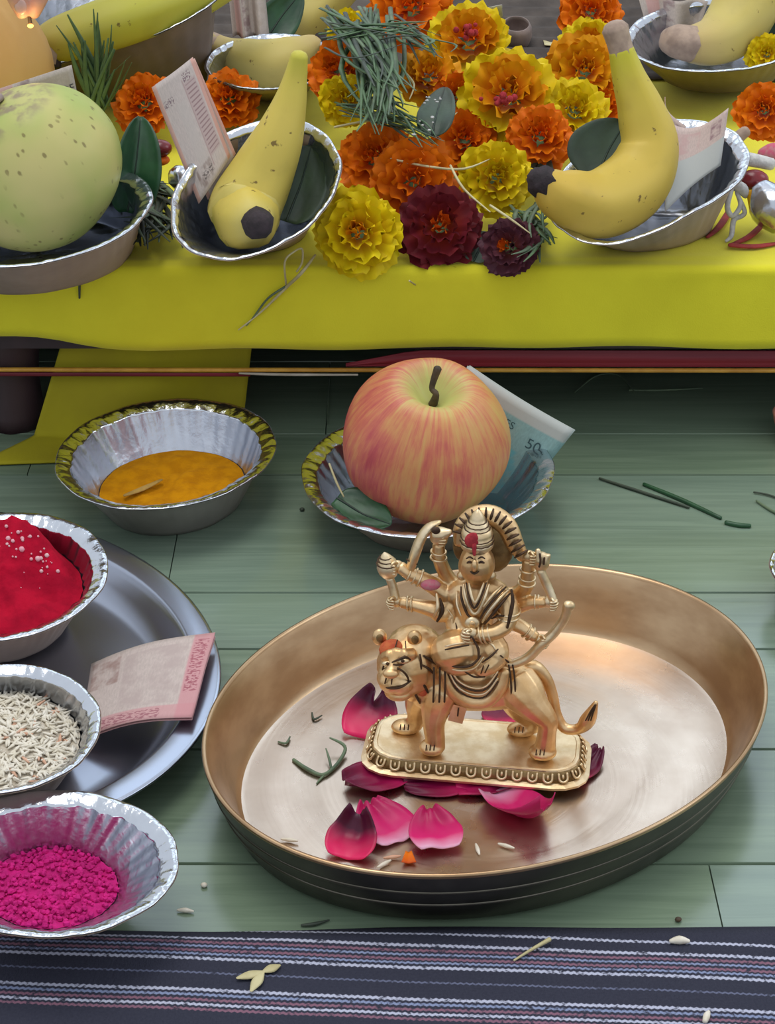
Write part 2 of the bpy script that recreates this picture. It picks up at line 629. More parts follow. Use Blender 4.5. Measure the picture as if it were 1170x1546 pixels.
M['rice_bed'] = plain('rice bed', (208, 198, 180), (190, 178, 158), 400, .8, bump=(900, .8, .001))
M['rice_pink'] = plain('rice grain stained orange', (214, 172, 144), (202, 150, 120), 200, .6)


def m_rose(name, root, mid, tip):
    t = NT(name)
    s = t.sep(t.uvc())
    v = t.math('ADD', s[1], t.math('MULTIPLY', t.math('SUBTRACT', t.noise(70, 3), .5), .25))
    c = t.ramp(v, [(0, root), (.32, mid), (.75, tip)])
    t.bump(t.noise(200, 2, stretch=(1, .3, 1)), .12, .0006)
    return t.fin(c, .42, 0, .35, sss=.1)


M['rose_pink'] = m_rose('pink rose petal', (226, 170, 196), (206, 28, 104), (176, 16, 84))
M['rose_deep'] = m_rose('deep rose petal', (196, 30, 96), (150, 14, 70), (104, 10, 52))
M['rose_dark'] = m_rose('dark maroon rose petal', (216, 20, 84), (120, 10, 52), (84, 10, 46))
M['rose_curl'] = m_rose('two toned rose petal', (226, 30, 96), (196, 12, 78), (74, 10, 44))
M['paper'] = plain('white paper scrap', (206, 204, 196), (188, 186, 178), 60, .8)
M['clay'] = plain('terracotta', (170, 112, 88), (140, 90, 72), 60, .7, bump=(300, .3, .0006))
M['clay_grey'] = plain('grey clay', (146, 128, 120), (118, 104, 98), 80, .6, bump=(300, .3, .0006))
M['clay_in'] = plain('dark terracotta inside', (118, 66, 48), None, 60, .7)
M['peach_cloth'] = plain('peach orange cloth', (206, 170, 112), (198, 154, 96), 10, .85, bump=(500, .3, .0006), spec=.2)
M['skin'] = plain('skin', (196, 150, 132), (182, 134, 120), 80, .55, bump=(400, .15, .0004), sss=.15)
M['nail'] = plain('finger nail', (214, 170, 156), None, 60, .3)
M['bead_red'] = plain('dark red bead', (128, 34, 40), (100, 26, 34), 80, .25)


def m_note(name, base, edge, panel, ink, kind):
    """folded banknote: flat print only"""
    t = NT(name)
    s = t.sep(t.uvc())
    u, v = s[0], s[1]
    n = t.noise(60, 3, .6, t.uvc(), .5, (1, .3, 1))
    c = t.mix(t.step(n, .3, .7), tuple(int(x * .93) for x in base), base)

    def rect(u0, u1, v0, v1, e=.012):
        a = t.math('MULTIPLY', t.step(u, u0 - e, u0 + e), t.math('SUBTRACT', 1.0, t.step(u, u1 - e, u1 + e)))
        b = t.math('MULTIPLY', t.step(v, v0 - e, v0 + e), t.math('SUBTRACT', 1.0, t.step(v, v1 - e, v1 + e)))
        return t.math('MULTIPLY', a, b)
    for (u0, u1, v0, v1, col, k) in kind:
        fac = rect(u0, u1, v0, v1)
        if k == 'glyph':                     # a column of small illegible script marks
            g = t.math('MULTIPLY', t.step(t.noise(1.0, 1, .5, t.uvc(), 0, (26, 60, 1)), .48, .55), fac)
            c = t.mix(t.math('MULTIPLY', g, .8), c, col)
        elif k == 'lines':
            wv = t.math('PINGPONG', v, .02)
            g = t.math('MULTIPLY', t.math('SUBTRACT', 1.0, t.step(wv, .004, .009)), fac)
            c = t.mix(t.math('MULTIPLY', g, .7), c, col)
        elif k == 'soft':
            g = t.math('MULTIPLY', fac, t.step(t.noise(5, 3, .6, t.uvc()), .38, .62))
            c = t.mix(t.math('MULTIPLY', g, .8), c, col)
        else:
            c = t.mix(t.math('MULTIPLY', fac, k), c, col)
    t.bump(t.noise(900, 2), .1, .0003)
    return t.fin(c, .65, 0, .3)


M['note_pink'] = m_note('pinkish ten rupee print', (196, 180, 172), None, None, None, [
    (0, 1, -.1, .17, (196, 140, 142), .7), (.84, 1.1, 0, 1, (196, 136, 140), .8), (.86, .97, .3, .93, (150, 74, 88), 'glyph'),
    (.02, .26, .62, .96, (146, 116, 108), 'soft'), (.3, .82, .2, .9, (176, 158, 152), 'soft'), (.1, .7, .02, .14, (150, 90, 100), 'glyph')])
M['note_panel'] = m_note('pale ten rupee print', (206, 192, 184), None, None, None, [
    (.0, .09, 0, 1, (204, 150, 130), .7), (.93, 1.0, 0, 1, (206, 150, 134), .8), (.64, .9, .18, .86, (188, 164, 160), .8), (.66, .88, .2, .84, (136, 104, 108), 'lines'),
    (.66, .84, .86, .94, (120, 90, 100), 'glyph'), (.1, .34, .78, .84, (120, 96, 104), 'glyph'), (.2, .6, .04, .2, (140, 120, 112), 'soft'), (.3, .6, .08, .14, (90, 80, 80), 'glyph'),
    (.62, .64, .1, .9, (160, 120, 120), .6), (.34, .56, .2, .75, (196, 186, 178), .5)])
M['note_teal'] = m_note('teal fifty rupee print', (150, 188, 186), None, None, None, [
    (0, 1, .84, 1.1, (196, 196, 190), .85), (.0, .5, .1, .7, (120, 160, 166), 'soft'), (.55, 1, .05, .55, (104, 186, 196), 'soft'), (.3, .62, .55, .8, (176, 196, 188), 'soft'),
    (-.1, 1.1, -.1, .07, (196, 186, 182), .8)])
M['note_rose'] = m_note('rose edged note print', (206, 184, 176), None, None, None, [
    (0, 1, 0, .52, (182, 188, 184), .85), (.76, .92, .62, .9, (130, 92, 104), 'soft'), (0, .1, .5, 1, (206, 140, 136), .6), (.1, .6, .6, .9, (196, 160, 156), 'soft')])
M['note_back'] = m_note('greyish note print', (190, 178, 170), None, None, None, [
    (.1, .3, 0, 1, (196, 150, 146), .7), (.35, .5, 0, 1, (134, 110, 112), 'soft'), (.6, .95, .1, .9, (174, 160, 150), 'soft')])
M['ink'] = plain('dark printing ink', (74, 72, 76), None, 60, .7)
M['ink_teal'] = plain('dark teal printing ink', (58, 88, 92), None, 60, .7)

em = NT('glowing ember')
em.b.inputs['Emission Color'].default_value = (1.0, .45, .12, 1)
em.b.inputs['Emission Strength'].default_value = 2.0
M['ember'] = em.fin((240, 160, 80), .6)

# ------------------------------------------------------------------ the setting
ZA = 0.1056          # altar top
# floor and planks
fl = link('floor', None)
bpy.data.objects.remove(fl)
mb = MB().add(*box((0, 1.25, -0.006), 2.6, 2.5, 0.008))
floor = link('floor', mb.mesh('floor', M['joint'], smooth=False))
tag(floor, kind='structure')
rows = [0.46, 0.548, 0.629, 0.707, 0.787, 0.838, 0.962, 1.0117, 1.11, 1.19, 1.29, 1.39, 1.52]
rnd = random.Random(4)
vx = atz(1080, 1350, 0).x
for j in range(len(rows) - 1):
    y0, y1 = rows[j], rows[j + 1]
    xs = [-0.9 + rnd.random() * .2]
    if j in (1,):
        xs = [vx - 1.1, vx - .55, vx]
    elif j == 7:
        xs = [atz(495, 600, 0).x - .6, atz(495, 600, 0).x]
    while xs[-1] < 0.9:
        xs.append(xs[-1] + .5 + rnd.random() * .2)
    for i in range(len(xs) - 1):
        g = .00035
        b = bmesh.new()
        me = bpy.data.meshes.new('plank')
        x0, x1 = xs[i] + .0002, xs[i + 1] - .0002
        q = .0006
        vv = [(x0, y0 + g, -.002), (x1, y0 + g, -.002), (x1, y1 - g, -.002), (x0, y1 - g, -.002),
              (x0 + .0001, y0 + g + q, 0), (x1 - .0001, y0 + g + q, 0), (x1 - .0001, y1 - g - q, 0), (x0 + .0001, y1 - g - q, 0)]
        ff = [(4, 5, 6, 7), (0, 1, 5, 4), (1, 2, 6, 5), (2, 3, 7, 6), (3, 0, 4, 7)]
        p = MB().add(vv, ff)
        b.free()
        bpy.data.meshes.remove(me)
        pm = M['plank'][1 if j in (5,) else (0 if j in (6, 7) else rnd.randrange(3))]
        part('plank', p, pm, floor, smooth=False)

# ------------------------------------------------------------------ striped rug in front
def rug_pt(u, v):
    x = -.5 + u
    y = .588 - (v * .16) + .0012 * math.sin(x * 17) + .0008 * math.sin(x * 41 + 1)
    return (x, y, .0026 if v > .004 else .0008)
mb = MB().add(*grid(rug_pt, 60, 24))
rug = solo('rug', mb, M['rug'], 'dark striped woven rug at the front edge of the green floor', 'rug', (0, .588, 0), solid=.0016)

# ------------------------------------------------------------------ low table, cloths
YF = 1.001
tb = thing('low_table', 'low dark wooden table with red and gold edging under the yellow cloth', 'table', (0, YF, 0))
part('tabletop', MB().add(*box((0, 1.66, .078), 1.34, 1.30, .048)), M['wood_dark'], tb, smooth=False)
for sx, y in ((-.205, 1.03), (.56, 1.03), (-.6, 2.2), (.6, 2.2)):
    x = atz(12, 665, 0).x if sx == -.205 else sx
    part('leg', MB().add(*tube([(x, y, .0), (x, y, .03), (x, y, .06)], [.019, .016, .02], 12, 3, round_ends=False)), M['wood_dark'], tb)
zr = aty(600, 557, YF + .012).z
part('gold_edging', MB().add(*grid(lambda u, v: (-.6 + 1.2 * u, YF + .008 + .0015 * math.cos(v * math.pi * 2), zr + .0012 - .0016 * (u - .5) + .0013 * math.sin(v * math.pi * 2)), 60, 8)), M['trim_gold'], tb, label='thin gold ribbon along the table edge')
xr = aty(522, 540, YF + .01).x
part('red_edging', MB().add(*grid(lambda u, v: (xr + (.62 - xr) * u, YF + .0085 + .0008 * math.sin(v * 9), zr + .0032 + (.0098 * min(1, u * 14 + .15)) * v - .0012 * u), 60, 6)), M['trim_red'], tb, label='maroon ribbon along the table edge', solid=.0006)
xl = aty(378, 557, YF + .01).x
part('red_edging', MB().add(*grid(lambda u, v: (-.6 + (xl + .6) * u, YF + .0082, zr - .0002 - .0022 * v + .0008 * (.5 - u)), 30, 3)), M['trim_red'], tb, label='thin red ribbon under the gold edging', solid=.0006)
part('pale_edging', MB().add(*tube([(xl - .006, YF + .0058, zr + .0002), (xl + .02, YF + .0058, zr - .0006), (xl + .06, YF + .0062, zr - .0009)], [.0006, .0009, .0006], 8, 4)), M['trim_pale'], tb, label='pale worn stretch of the table edging')


def cloth_pt(u, v):
    """v: 0 at the lower front hem, up the drop, over the edge, back along the top"""
    x = -.66 + 1.32 * u
    dropL = .0475
    hem = aty(585, 525, YF).z
    s = v * 1.40
    # hem height wave from the photograph: lifts at the left end and slightly at the right
    hemz = hem + .0082 * (1 / (1 + math.exp((x + .175) * 95))) + .0022 * max(0, math.sin((x - .02) * 16)) * (x > .02) + .0004 * math.sin(x * 60)
    rr = .004
    H = ZA - hemz
    arc = rr * math.pi / 2
    wob = .0009 * math.sin(x * 23 + 2) + .0006 * math.sin(x * 57)
    if s < H - rr:
        k = s / (H - rr)
        return (x, YF - .0018 * (1 - k) + wob * (1 - k) * 1.4 + .0006 * math.sin(x * 31 + s * 60), hemz + s)
    s2 = s - (H - rr)
    if s2 < arc:
        a = s2 / rr
        return (x, YF + rr - rr * math.cos(a) + wob * .2, ZA - rr + rr * math.sin(a))
    y = YF + rr + (s2 - arc)
    fold = .0009 * max(0, noise.noise(Vector((x * 9, y * 16, 3)))) + .0007 * math.exp(-((y - 1.012 - .02 * x) / .0025) ** 2)
    return (x, y, ZA + fold * min(1, (y - YF) * 200))
vvals = [0, .004, .008, .012, .016, .020, .024, .027, .030, .0315, .033, .034, .035, .036, .037, .038, .039, .041, .044, .047, .05, .054, .058, .063, .07, .08, .09, .1, .12, .14, .17, .2, .25, .3, .35, .4, .5, .6, .75, .9]
mb = MB().add(*grid(lambda u, v: cloth_pt(u, vvals[min(int(round(v * (len(vvals) - 1))), len(vvals) - 1)]), 110, len(vvals) - 1))
cl = solo('altar_cloth', mb, M['cloth_yellow'], 'bright yellow cloth spread over the low table and dropping over its front', 'cloth', (0, YF, ZA), solid=.0009)

# small cloth hanging from the table to the floor at the left
def hang_pt(u, v):
    top = aty(96 + (382 - 96) * u, 560, YF + .02)
    top = Vector((top.x, YF + .022, .052))
    b = atz(-40 + (330 + 40) * u, 702 - 14 * u, .0015)
    bl = Vector((b.x, b.y, .0012))
    k = v
    floorpart = .30
    if k < 1 - floorpart:
        q = k / (1 - floorpart)
        kn = bl.lerp(Vector((top.x, YF + .020, .0015)), .62)
        kn = Vector((kn.x, bl.y + .03 + .008 * u, .002))
        p = top.lerp(kn, q)
        p.y += .004 * math.sin(u * 9 + q * 2) * q
        p.z += .0
        return p
    q = (k - (1 - floorpart)) / floorpart
    kn = bl.lerp(Vector((top.x, YF + .020, .0015)), .62)
    kn = Vector((kn.x, bl.y + .03 + .008 * u, .002))
    kn.y += .004 * math.sin(u * 9 + 2)
    p = kn.lerp(bl, q)
    p.z = .0012 + .002 * (1 - q) * (1 + math.sin(u * 14)) * .5
    return p
mb = MB().add(*grid(hang_pt, 40, 26))
solo('cloth', mb, M['cloth_olive'], 'yellow cloth hanging under the table down to the floor behind the turmeric bowl', 'cloth', (-.13, 1.0, 0), solid=.0008)

# dark pleated cloth lying on the back of the altar
def pleat(u, v):
    x = -.5 + 1.0 * u
    y = 1.335 + .55 * v
    return (x, y + .006 * math.sin(x * 11), ZA + .002 + (.0022 + .0022 * math.sin(y * 260 + 3 * math.sin(x * 14) + x * 20)) * min(1, v * 30) + .02 * v)
mb = MB().add(*grid(pleat, 60, 150))
solo('cloth', mb, M['cloth_dark'], 'dark grey brown pleated cloth lying on the table behind the flowers', 'cloth', (0, 1.335, ZA), solid=.0008)

# ------------------------------------------------------------------ bowls
def bowl(name, label, ell, zc, tilt=0.0, side=0.0, base=None, zb=0.0, br=.62, rimw=.13, flutes=38, seed=1, outside='board', cat='bowl', group=None, crumple=.012, deep=0.0, rim_drop=.003, dents=(), rip=.5):
    cx, cy, A, B, sd = ell
    dl = math.asin(sd)
    C = atz(cx, cy, zc)
    n = (Matrix.Rotation(R(side), 3, 'Y') @ Matrix.Rotation(R(tilt), 3, 'X') @ Vector((0, 0, 1)))
    rn = random.Random(seed)
    ph = [rn.random() * 6.28 for _ in range(6)]

    def rim(t):
        c = 1 + crumple * (math.sin(3 * t + ph[0]) * .5 + math.sin(7 * t + ph[1]) * .35 + math.sin(13 * t + ph[2]) * .3)
        ox = oy = 0.0
        for (td, wd_, dx_, dy_) in dents:
            q_ = (math.degrees(t) - td + 180) % 360 - 180
            e_ = math.exp(-(q_ / wd_) ** 2)
            ox += dx_ * e_
            oy += dy_ * e_
        pt = hit(cx + A * c * math.cos(t), cy - B * c * math.sin(t + dl), C, n)
        return pt + Vector((ox * pxm(C), 0, -oy * pxm(C)))
    bc = atz(base[0], base[1], zb)
    N = flutes * 6
    t_ = thing(name, label, cat, bc, group)
    rad = sum((rim(k * .314) - C).length for k in range(20)) / 20

    def flat(p):
        return Vector((p.x, p.y, 0))

    def inner(t, s):
        """s: 0..1 base disc, 1..2 wall, 2..3 rim"""
        Rm = rim(t)
        d = Rm - C
        e = bc + flat(d) * br
        ri = C + d * (1 - rimw) - Vector((0, 0, rim_drop))
        if s <= 1:
            p = bc.lerp(e, s)
            return Vector((p.x, p.y, zb + .0012 + .0006 * noise.noise(Vector((p.x * 90, p.y * 90, seed)))))
        if s <= 2:
            k = s - 1
            p = e.lerp(ri, k)
            p += flat(d) * (.015 * math.sin(k * math.pi))
            p.z = (zb + .0012) + (ri.z - zb - .0012) * (k ** .95)
            fl_ = math.cos(flutes * t + ph[3] + .5 * math.sin(5 * t)) * .5 + .5 * math.sin(flutes * .37 * t + ph[4])
            p += d.normalized() * (.0011 * k * fl_ * (.6 + .6 * noise.noise(Vector((math.cos(t) * 2, math.sin(t) * 2, seed + k)))))
            return p
        k = s - 2
        p = ri.lerp(Rm, k)
        p.z += rad * .012 * math.sin(k * math.pi * .9) + .0011 * rip * (noise.noise(Vector((math.cos(t) * 9, math.sin(t) * 9, seed))) + .8 * noise.noise(Vector((math.cos(t) * 22, math.sin(t) * 22, seed)))) * (.25 + .75 * math.sin(k * math.pi)) - .0012 * max(0, k - .8) * 5 * .6
        return p
    rowsI = [.02, .35, .7, 1.0, 1.08, 1.2, 1.35, 1.5, 1.65, 1.8, 1.92, 2.0]
    mbI = MB()
    mbI.add(*grid(lambda u, v: inner(u * 2 * math.pi, rowsI[int(round(v * (len(rowsI) - 1)))]), N, len(rowsI) - 1, wrap=True))
    b0 = len(mbI.v)
    part('foil_lining', mbI, M['foil'], t_)
    rowsR = [2.0, 2.15, 2.3, 2.5, 2.7, 2.85, 2.95, 3.0]
    part('rim', MB().add(*grid(lambda u, v: inner(u * 2 * math.pi, rowsR[int(round(v * (len(rowsR) - 1)))]), N, len(rowsR) - 1, wrap=True)), M['foil_rim'], t_, solid=.0003)

    def outer(t, s):
        p = inner(t, s)
        Rm = rim(t)
        d = flat(Rm - C).normalized()
        if s <= 1:
            return Vector((p.x, p.y, zb + .0001)) + d * .0006 * s
        return p + d * .0009 - Vector((0, 0, .0007))
    rowsO = [.02, .6, 1.0, 1.06, 1.2, 1.4, 1.6, 1.8, 2.0, 2.3, 2.6, 2.9]
    part('outer_shell', MB().add(*grid(lambda u, v: outer(-u * 2 * math.pi, rowsO[int(round(v * (len(rowsO) - 1)))]), N, len(rowsO) - 1, wrap=True)), M[outside], t_, label={'board': 'brown grey paperboard outside', 'board_dark': 'dull brown outside', 'foil_out': 'dull silver outside'}[outside])
    return t_, inner, bc


def heap(inner, bc, k0, dome, nz, seed=0, peak=None, n=72, m=14, sc_=70):
    """powder filling a bowl up to wall height k0, with a dome and noise; peak=(dx,dy,h,width)"""
    edge = [inner(2 * math.pi * i / n, 1 + k0) for i in range(n)]
    ez = sum(e.z for e in edge) / n
    c = sum((e for e in edge), Vector()) / n

    def fn(u, v):
        e = edge[int(round(u * n)) % n]
        r = 1 - v
        p = c.lerp(e, r * .985 + .002)
        z = e.z * r + ez * (1 - r) + dome * (1 - r * r)
        z += nz * noise.noise(Vector((p.x * sc_, p.y * sc_, seed))) * min(1, (1 - r) * 5) + nz * .35 * noise.noise(Vector((p.x * sc_ * 4, p.y * sc_ * 4, seed))) * min(1, (1 - r) * 6)
        if peak:
            z += peak[2] * math.exp(-(((p.x - c.x - peak[0]) ** 2 + (p.y - c.y - peak[1]) ** 2) / peak[3] ** 2)) * min(1, (1 - r) * 4)
        return Vector((p.x, p.y, z))
    return grid(fn, n, m, wrap=True), fn


# turmeric bowl
t1, in1, bc1 = bowl('foil_bowl', 'silver foil bowl holding turmeric powder, beside the hanging yellow cloth', (249, 684, 167, 84, .19), .031, 0, 0, (262, 756), 0, .62, .15, 40, 3, 'foil_out', group=None)
g, fn = heap(in1, bc1, .22, .001, .0025, 4)
tp = thing('turmeric_powder', 'heap of golden turmeric powder inside the silver bowl', 'powder', bc1 + Vector((0, 0, .002)))
part('powder_heap', MB().add(*g), M['powder_yellow'], tp)
mk = MB().add(*tube([atz(188, 748, .0095), atz(215, 738, .0105), atz(244, 724, .0105)], [.0012, .0022, .0010], 8, 4, flat=(.35, 1)))
part('grey_streak', mk, M['powder_mark'], tp, label='greyish streak in the powder')

# apple bowl
t2, in2, bc2 = bowl('foil_bowl', 'silver foil bowl under the red apple', (645, 714, 191, 97, .03), .030, 0, 0, (648, 776), 0, .60, .14, 40, 8, 'board', group=None)

# bowls on the steel plate
ZP = 0.0035
t3, in3, bc3 = bowl('foil_bowl', 'silver foil bowl heaped with bright red powder', (0, 871, 163, 98, .2), .043, 4, 0, (0, 948), ZP, .62, .16, 40, 11, 'board', group=None)
g, fn3 = heap(in3, bc3, .68, .004, .006, 7, (.004, .034, .022, .030), sc_=60)
rp = thing('red_powder', 'bright red powder piled up the back of its foil bowl', 'powder', bc3 + Vector((0, 0, .002)))
part('powder_heap', MB().add(*g), M['powder_red'], rp)
rn = random.Random(8)
fm = MB()
for k in range(46):
    px, py = (rn.gauss(24, 20), rn.gauss(850, 14)) if k < 30 else (rn.gauss(70, 7), rn.gauss(862, 9))
    p = atz(px, py, .037)
    fm.add(*ball(p + Vector((0, 0, .0)), .0008 * (.4 + rn.random() ** 2 * 1.4), 6, 4))
# flecks settle on the heap surface
hv = [v for v in g[0]]
for i, v in enumerate(fm.v):
    pass
def drop(v, verts=hv):
    q = min(verts, key=lambda h: (h.x - v.x) ** 2 + (h.y - v.y) ** 2)
    return q.z
nb = len(fm.v) // 46
for k in range(46):
    c = sum((fm.v[k * nb + i] for i in range(nb)), Vector()) / nb
    dz = drop(c) + .0004 - c.z
    for i in range(nb):
        fm.v[k * nb + i].z += dz
tag(part('flecks', fm, M['powder_fleck'], rp, label='pale pink flecks on the red powder'), kind='stuff')

t4, in4, bc4 = bowl('foil_bowl', 'silver foil bowl filled with white rice grains', (-5, 1098, 157, 98, .1), .040, 0, 0, (2, 1160), ZP, .66, .13, 40, 15, 'board', group=None)
g, fn4 = heap(in4, bc4, .62, .004, .003, 9)
rb = MB().add(*g)
rn = random.Random(3)
mats_r = []
for k in range(900):
    u, v = rn.random(), 1 - math.sqrt(rn.random()) * .97
    e = fn4(u, v)
    a = rn.random() * 6.28
    d = Vector((math.cos(a), math.sin(a), rn.uniform(-.3, .45))) * .0031
    rb.cur = 1 if rn.random() > .06 else 2
    rb.add(*tube([e - d + Vector((0, 0, .0008)), e + Vector((0, 0, .0009)), e + d + Vector((0, 0, .0008))], [.00035, .0008, .0003], 5, 1, round_ends=False))
solo('rice', rb, [M['rice_bed'], M['rice'], M['rice_pink']], 'long white rice grains filling the foil bowl', 'rice', bc4 + Vector((0, 0, .002)), kind='stuff')

t5, in5, bc5 = bowl('foil_bowl', 'large silver foil bowl with magenta powder at the lower left corner', (79, 1302, 190, 111, .045), .0325, 0, 0, (76, 1364), .0, .40, .16, 40, 21, 'board', group=None)
g, fn5 = heap(in5, bc5, .32, .0015, .003, 12, sc_=110)
pb = MB().add(*g)
rn = random.Random(5)
for k in range(620):
    u, v = rn.random(), 1 - math.sqrt(rn.random()) * .99
    e = fn5(u, v)
    s = .0012 * (.5 + rn.random())
    pb.add(*ball(e + Vector((0, 0, s * .5)), (s, s * .8, s * .7), 5, 3, Matrix.Rotation(rn.random() * 6, 3, 'Z') @ Matrix.Rotation(rn.random() * 2, 3, 'X')))
solo('magenta_powder', pb, M['powder_pink'], 'coarse magenta pink powder in the bottom of the large foil bowl', 'powder', bc5 + Vector((0, 0, .002)), smooth=False, kind='stuff')

# ------------------------------------------------------------------ plates
def oval_plate(ell, z):
    cx, cy, A, B, sd = ell
    dl = math.asin(sd)
    C = atz(cx, cy, z)
    return C, (lambda t: atz(cx + A * math.cos(t), cy - B * math.sin(t + dl), z) - C)


# steel plate
C, rimf = oval_plate((-116, 1020, 450, 256, .02), .018)
sp = thing('steel_plate', 'round stainless steel plate under the red powder and rice bowls', 'plate', (C.x, C.y, 0))


def steel(t, k, prof):
    d = rimf(t)
    s, z = prof[k]
    return Vector((C.x + d.x * s, C.y + d.y * s, z * .86))
prof = [(.0, .0018), (.3, .0018), (.6, .0018), (.74, .0020), (.79, .0026), (.83, .005), (.865, .011), (.885, .0165), (.897, .0185)]
part('basin', MB().add(*grid(lambda u, v: steel(u * 6.28318530718, int(round(v * (len(prof) - 1))), prof), 128, len(prof) - 1, wrap=True)), M['steel'], sp)
prof2 = [(.897, .0185), (.905, .0200), (.915, .0205), (.95, .0207), (.985, .0209), (.996, .0207), (1.0, .0200), (.997, .0192), (.985, .0192), (.93, .0189), (.905, .018), (.875, .010), (.84, .003), (.80, .0002), (.5, .0002), (.0, .0002)]
part('rim', MB().add(*grid(lambda u, v: steel(u * 6.28318530718, int(round(v * (len(prof2) - 1))), prof2), 128, len(prof2) - 1, wrap=True)), M['steel'], sp)

# brass plate
PZ = .031
PC, prim = oval_plate((732, 1087, 427, 236, .178), PZ)
bp = thing('brass_plate', 'big round brass plate with upright walls holding the figurine', 'plate', (PC.x, PC.y, 0))


def bpl(t, k, prof):
    d = prim(t)
    s, z = prof[k]
    return Vector((PC.x + d.x * s, PC.y + d.y * s, z))


def ring_part(name, prof, m, **kw):
    return part(name, MB().add(*grid(lambda u, v: bpl(u * 6.28318530718, int(round(v * (len(prof) - 1))), prof), 160, len(prof) - 1, wrap=True)), m, bp, **kw)
ring_part('basin', [(0.0, .003), (.2, .0030), (.36, .0030), (.38, .00285), (.40, .0030), (.56, .0030), (.58, .00285), (.60, .0030), (.74, .003), (.76, .00285), (.78, .003), (.855, .0031), (.872, .0036)], M['brass_floor'])
ring_part('inner_wall', [(.872, .0036), (.885, .0052), (.893, .008), (.915, .014), (.945, .022), (.972, .0285), (.982, .0302)], M['brass_wall'])
ring_part('lip', [(.982, .0302), (.986, .0312), (.993, .0315), (1.0, .0312), (1.002, .0304), (1.0, .0296)], M['brass_wall'])
ring_part('outer_wall', [(1.0, .0296), (.99, .0255), (.978, .0215), (.974, .0205), (.972, .0195), (.955, .0140), (.951, .013), (.949, .012), (.93, .0065), (.915, .0028), (.89, .0006), (.86, .0002), (.4, .0002), (0, .0002)], M['brass_out'])
for z, s in ((.0206, .9775), (.0128, .9535)):
    ring_part('wall_ring', [(s - .004, z - .0009), (s + .0005, z - .0006), (s + .0015, z), (s + .0005, z + .0006), (s - .004, z + .0009)], M['brass_groove'])

# ------------------------------------------------------------------ figurine on the brass plate
ZS = .0062                                  # bottom of its base, resting on petals
yaw = R(-8.0)
SX = Vector((math.cos(yaw), math.sin(yaw), 0))
SY = Vector((-math.sin(yaw), math.cos(yaw), 0))
SO = atz(712, 1184, ZS) + SY * .0205
fig = thing('brass_figurine', 'small brass figurine of a crowned many-armed woman riding a lion on the brass plate', 'figurine', SO)
RM = Matrix((SX, SY, Vector((0, 0, 1)))).transposed()


def L(px, py, y=0.0):
    """point seen at px,py on the figurine's own vertical plane at depth y (mm, away from the viewer)"""
    return hit(px, py, SO + SY * (y * .001), SY)


def G(px, py, z):
    return atz(px, py, z)


mm = .001
HB = .0075                                  # base height
ZT = ZS + HB


def oct_outline(hx, hy, ch, n=4):
    pts = []
    for sx, sy, a0 in ((1, -1, -90), (1, 1, 0), (-1, 1, 90), (-1, -1, 180)):
        c = Vector((sx * (hx - ch), sy * (hy - ch * .8), 0))
        for i in range(n + 1):
            a = R(a0 + 90 * i / n)
            pts.append(c + Vector((math.cos(a) * ch, math.sin(a) * ch * .8, 0)))
    return pts


def loft(loops, cap=True):
    v, f = [], []
    n = len(loops[0])
    for lp in loops:
        v += lp
    for j in range(len(loops) - 1):
        for i in range(n):
            i2 = (i + 1) % n
            f.append((j * n + i, j * n + i2, (j + 1) * n + i2, (j + 1) * n + i))
    if cap:
        f.append(tuple(reversed(range(n))))
        f.append(tuple((len(loops) - 1) * n + i for i in range(n)))
    return v, f


def ol(hx, hy, ch, z):
    return [SO + RM @ p + Vector((0, 0, z)) for p in oct_outline(hx, hy, ch)]
base = part('base', MB().add(*loft([ol(.0478, .0205, .015, 0), ol(.0486, .0212, .015, .0006), ol(.0486, .0212, .015, .0016), ol(.0472, .0199, .0145, .0021), ol(.0462, .0190, .0142, .0024)])).add(*loft([ol(.0440, .0168, .013, .0066), ol(.0437, .0165, .013, .0073), ol(.0430, .0158, .0127, HB), ol(.0424, .0152, .0124, HB), ol(.0420, .0148, .0122, HB - .0003)])), M['brass_pale'], fig, smooth=False)
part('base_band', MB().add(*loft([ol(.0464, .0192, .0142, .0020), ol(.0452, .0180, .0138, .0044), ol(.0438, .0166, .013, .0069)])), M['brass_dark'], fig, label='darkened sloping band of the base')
# ornaments along the sloping band
bd = oct_outline(.0452, .0180, .0136, 6)
segL = [(bd[(i + 1) % len(bd)] - bd[i]).length for i in range(len(bd))]
tot = sum(segL)
orn_mesh = None
no = 36
for k in range(no):
    s = tot * k / no
    i = 0
    while s > segL[i]:
        s -= segL[i]
        i = (i + 1) % len(bd)
    p = bd[i].lerp(bd[(i + 1) % len(bd)], s / segL[i])
    tg = (bd[(i + 1) % len(bd)] - bd[i]).normalized()
    nr = Vector((tg.y, -tg.x, 0))
    if orn_mesh is None:
        o_ = MB()
        o_.add(*tube([(-.0018, 0, .0018), (-.0017, 0, -.0009), (0, 0, -.0019), (.0017, 0, -.0009), (.0018, 0, .0018)], .00055, 6, 3))
        o_.add(*ball((0, .0002, .0004), (.0006, .0005, .0010), 8, 6))
        orn_mesh = o_.mesh('base_ornament', M['brass_pale'])
    o = link('base_ornament', orn_mesh, fig)
    up = (Vector((0, 0, 1)) - nr * .65).normalized()
    Mx = Matrix((tg, -(up.cross(tg)) * -1, up)).transposed()
    o.rotation_euler = (RM @ Mx).to_euler()
    o.location = RM @ (p + nr * .0004) + Vector((0, 0, .0047))
# dark line round the base
part('patina_line', MB().add(*tube([q for q in ol(.0437, .0165, .0132, .0068)] + [ol(.0437, .0165, .0132, .0068)[0]], .00028, 5, 1)), M['patina'], fig)

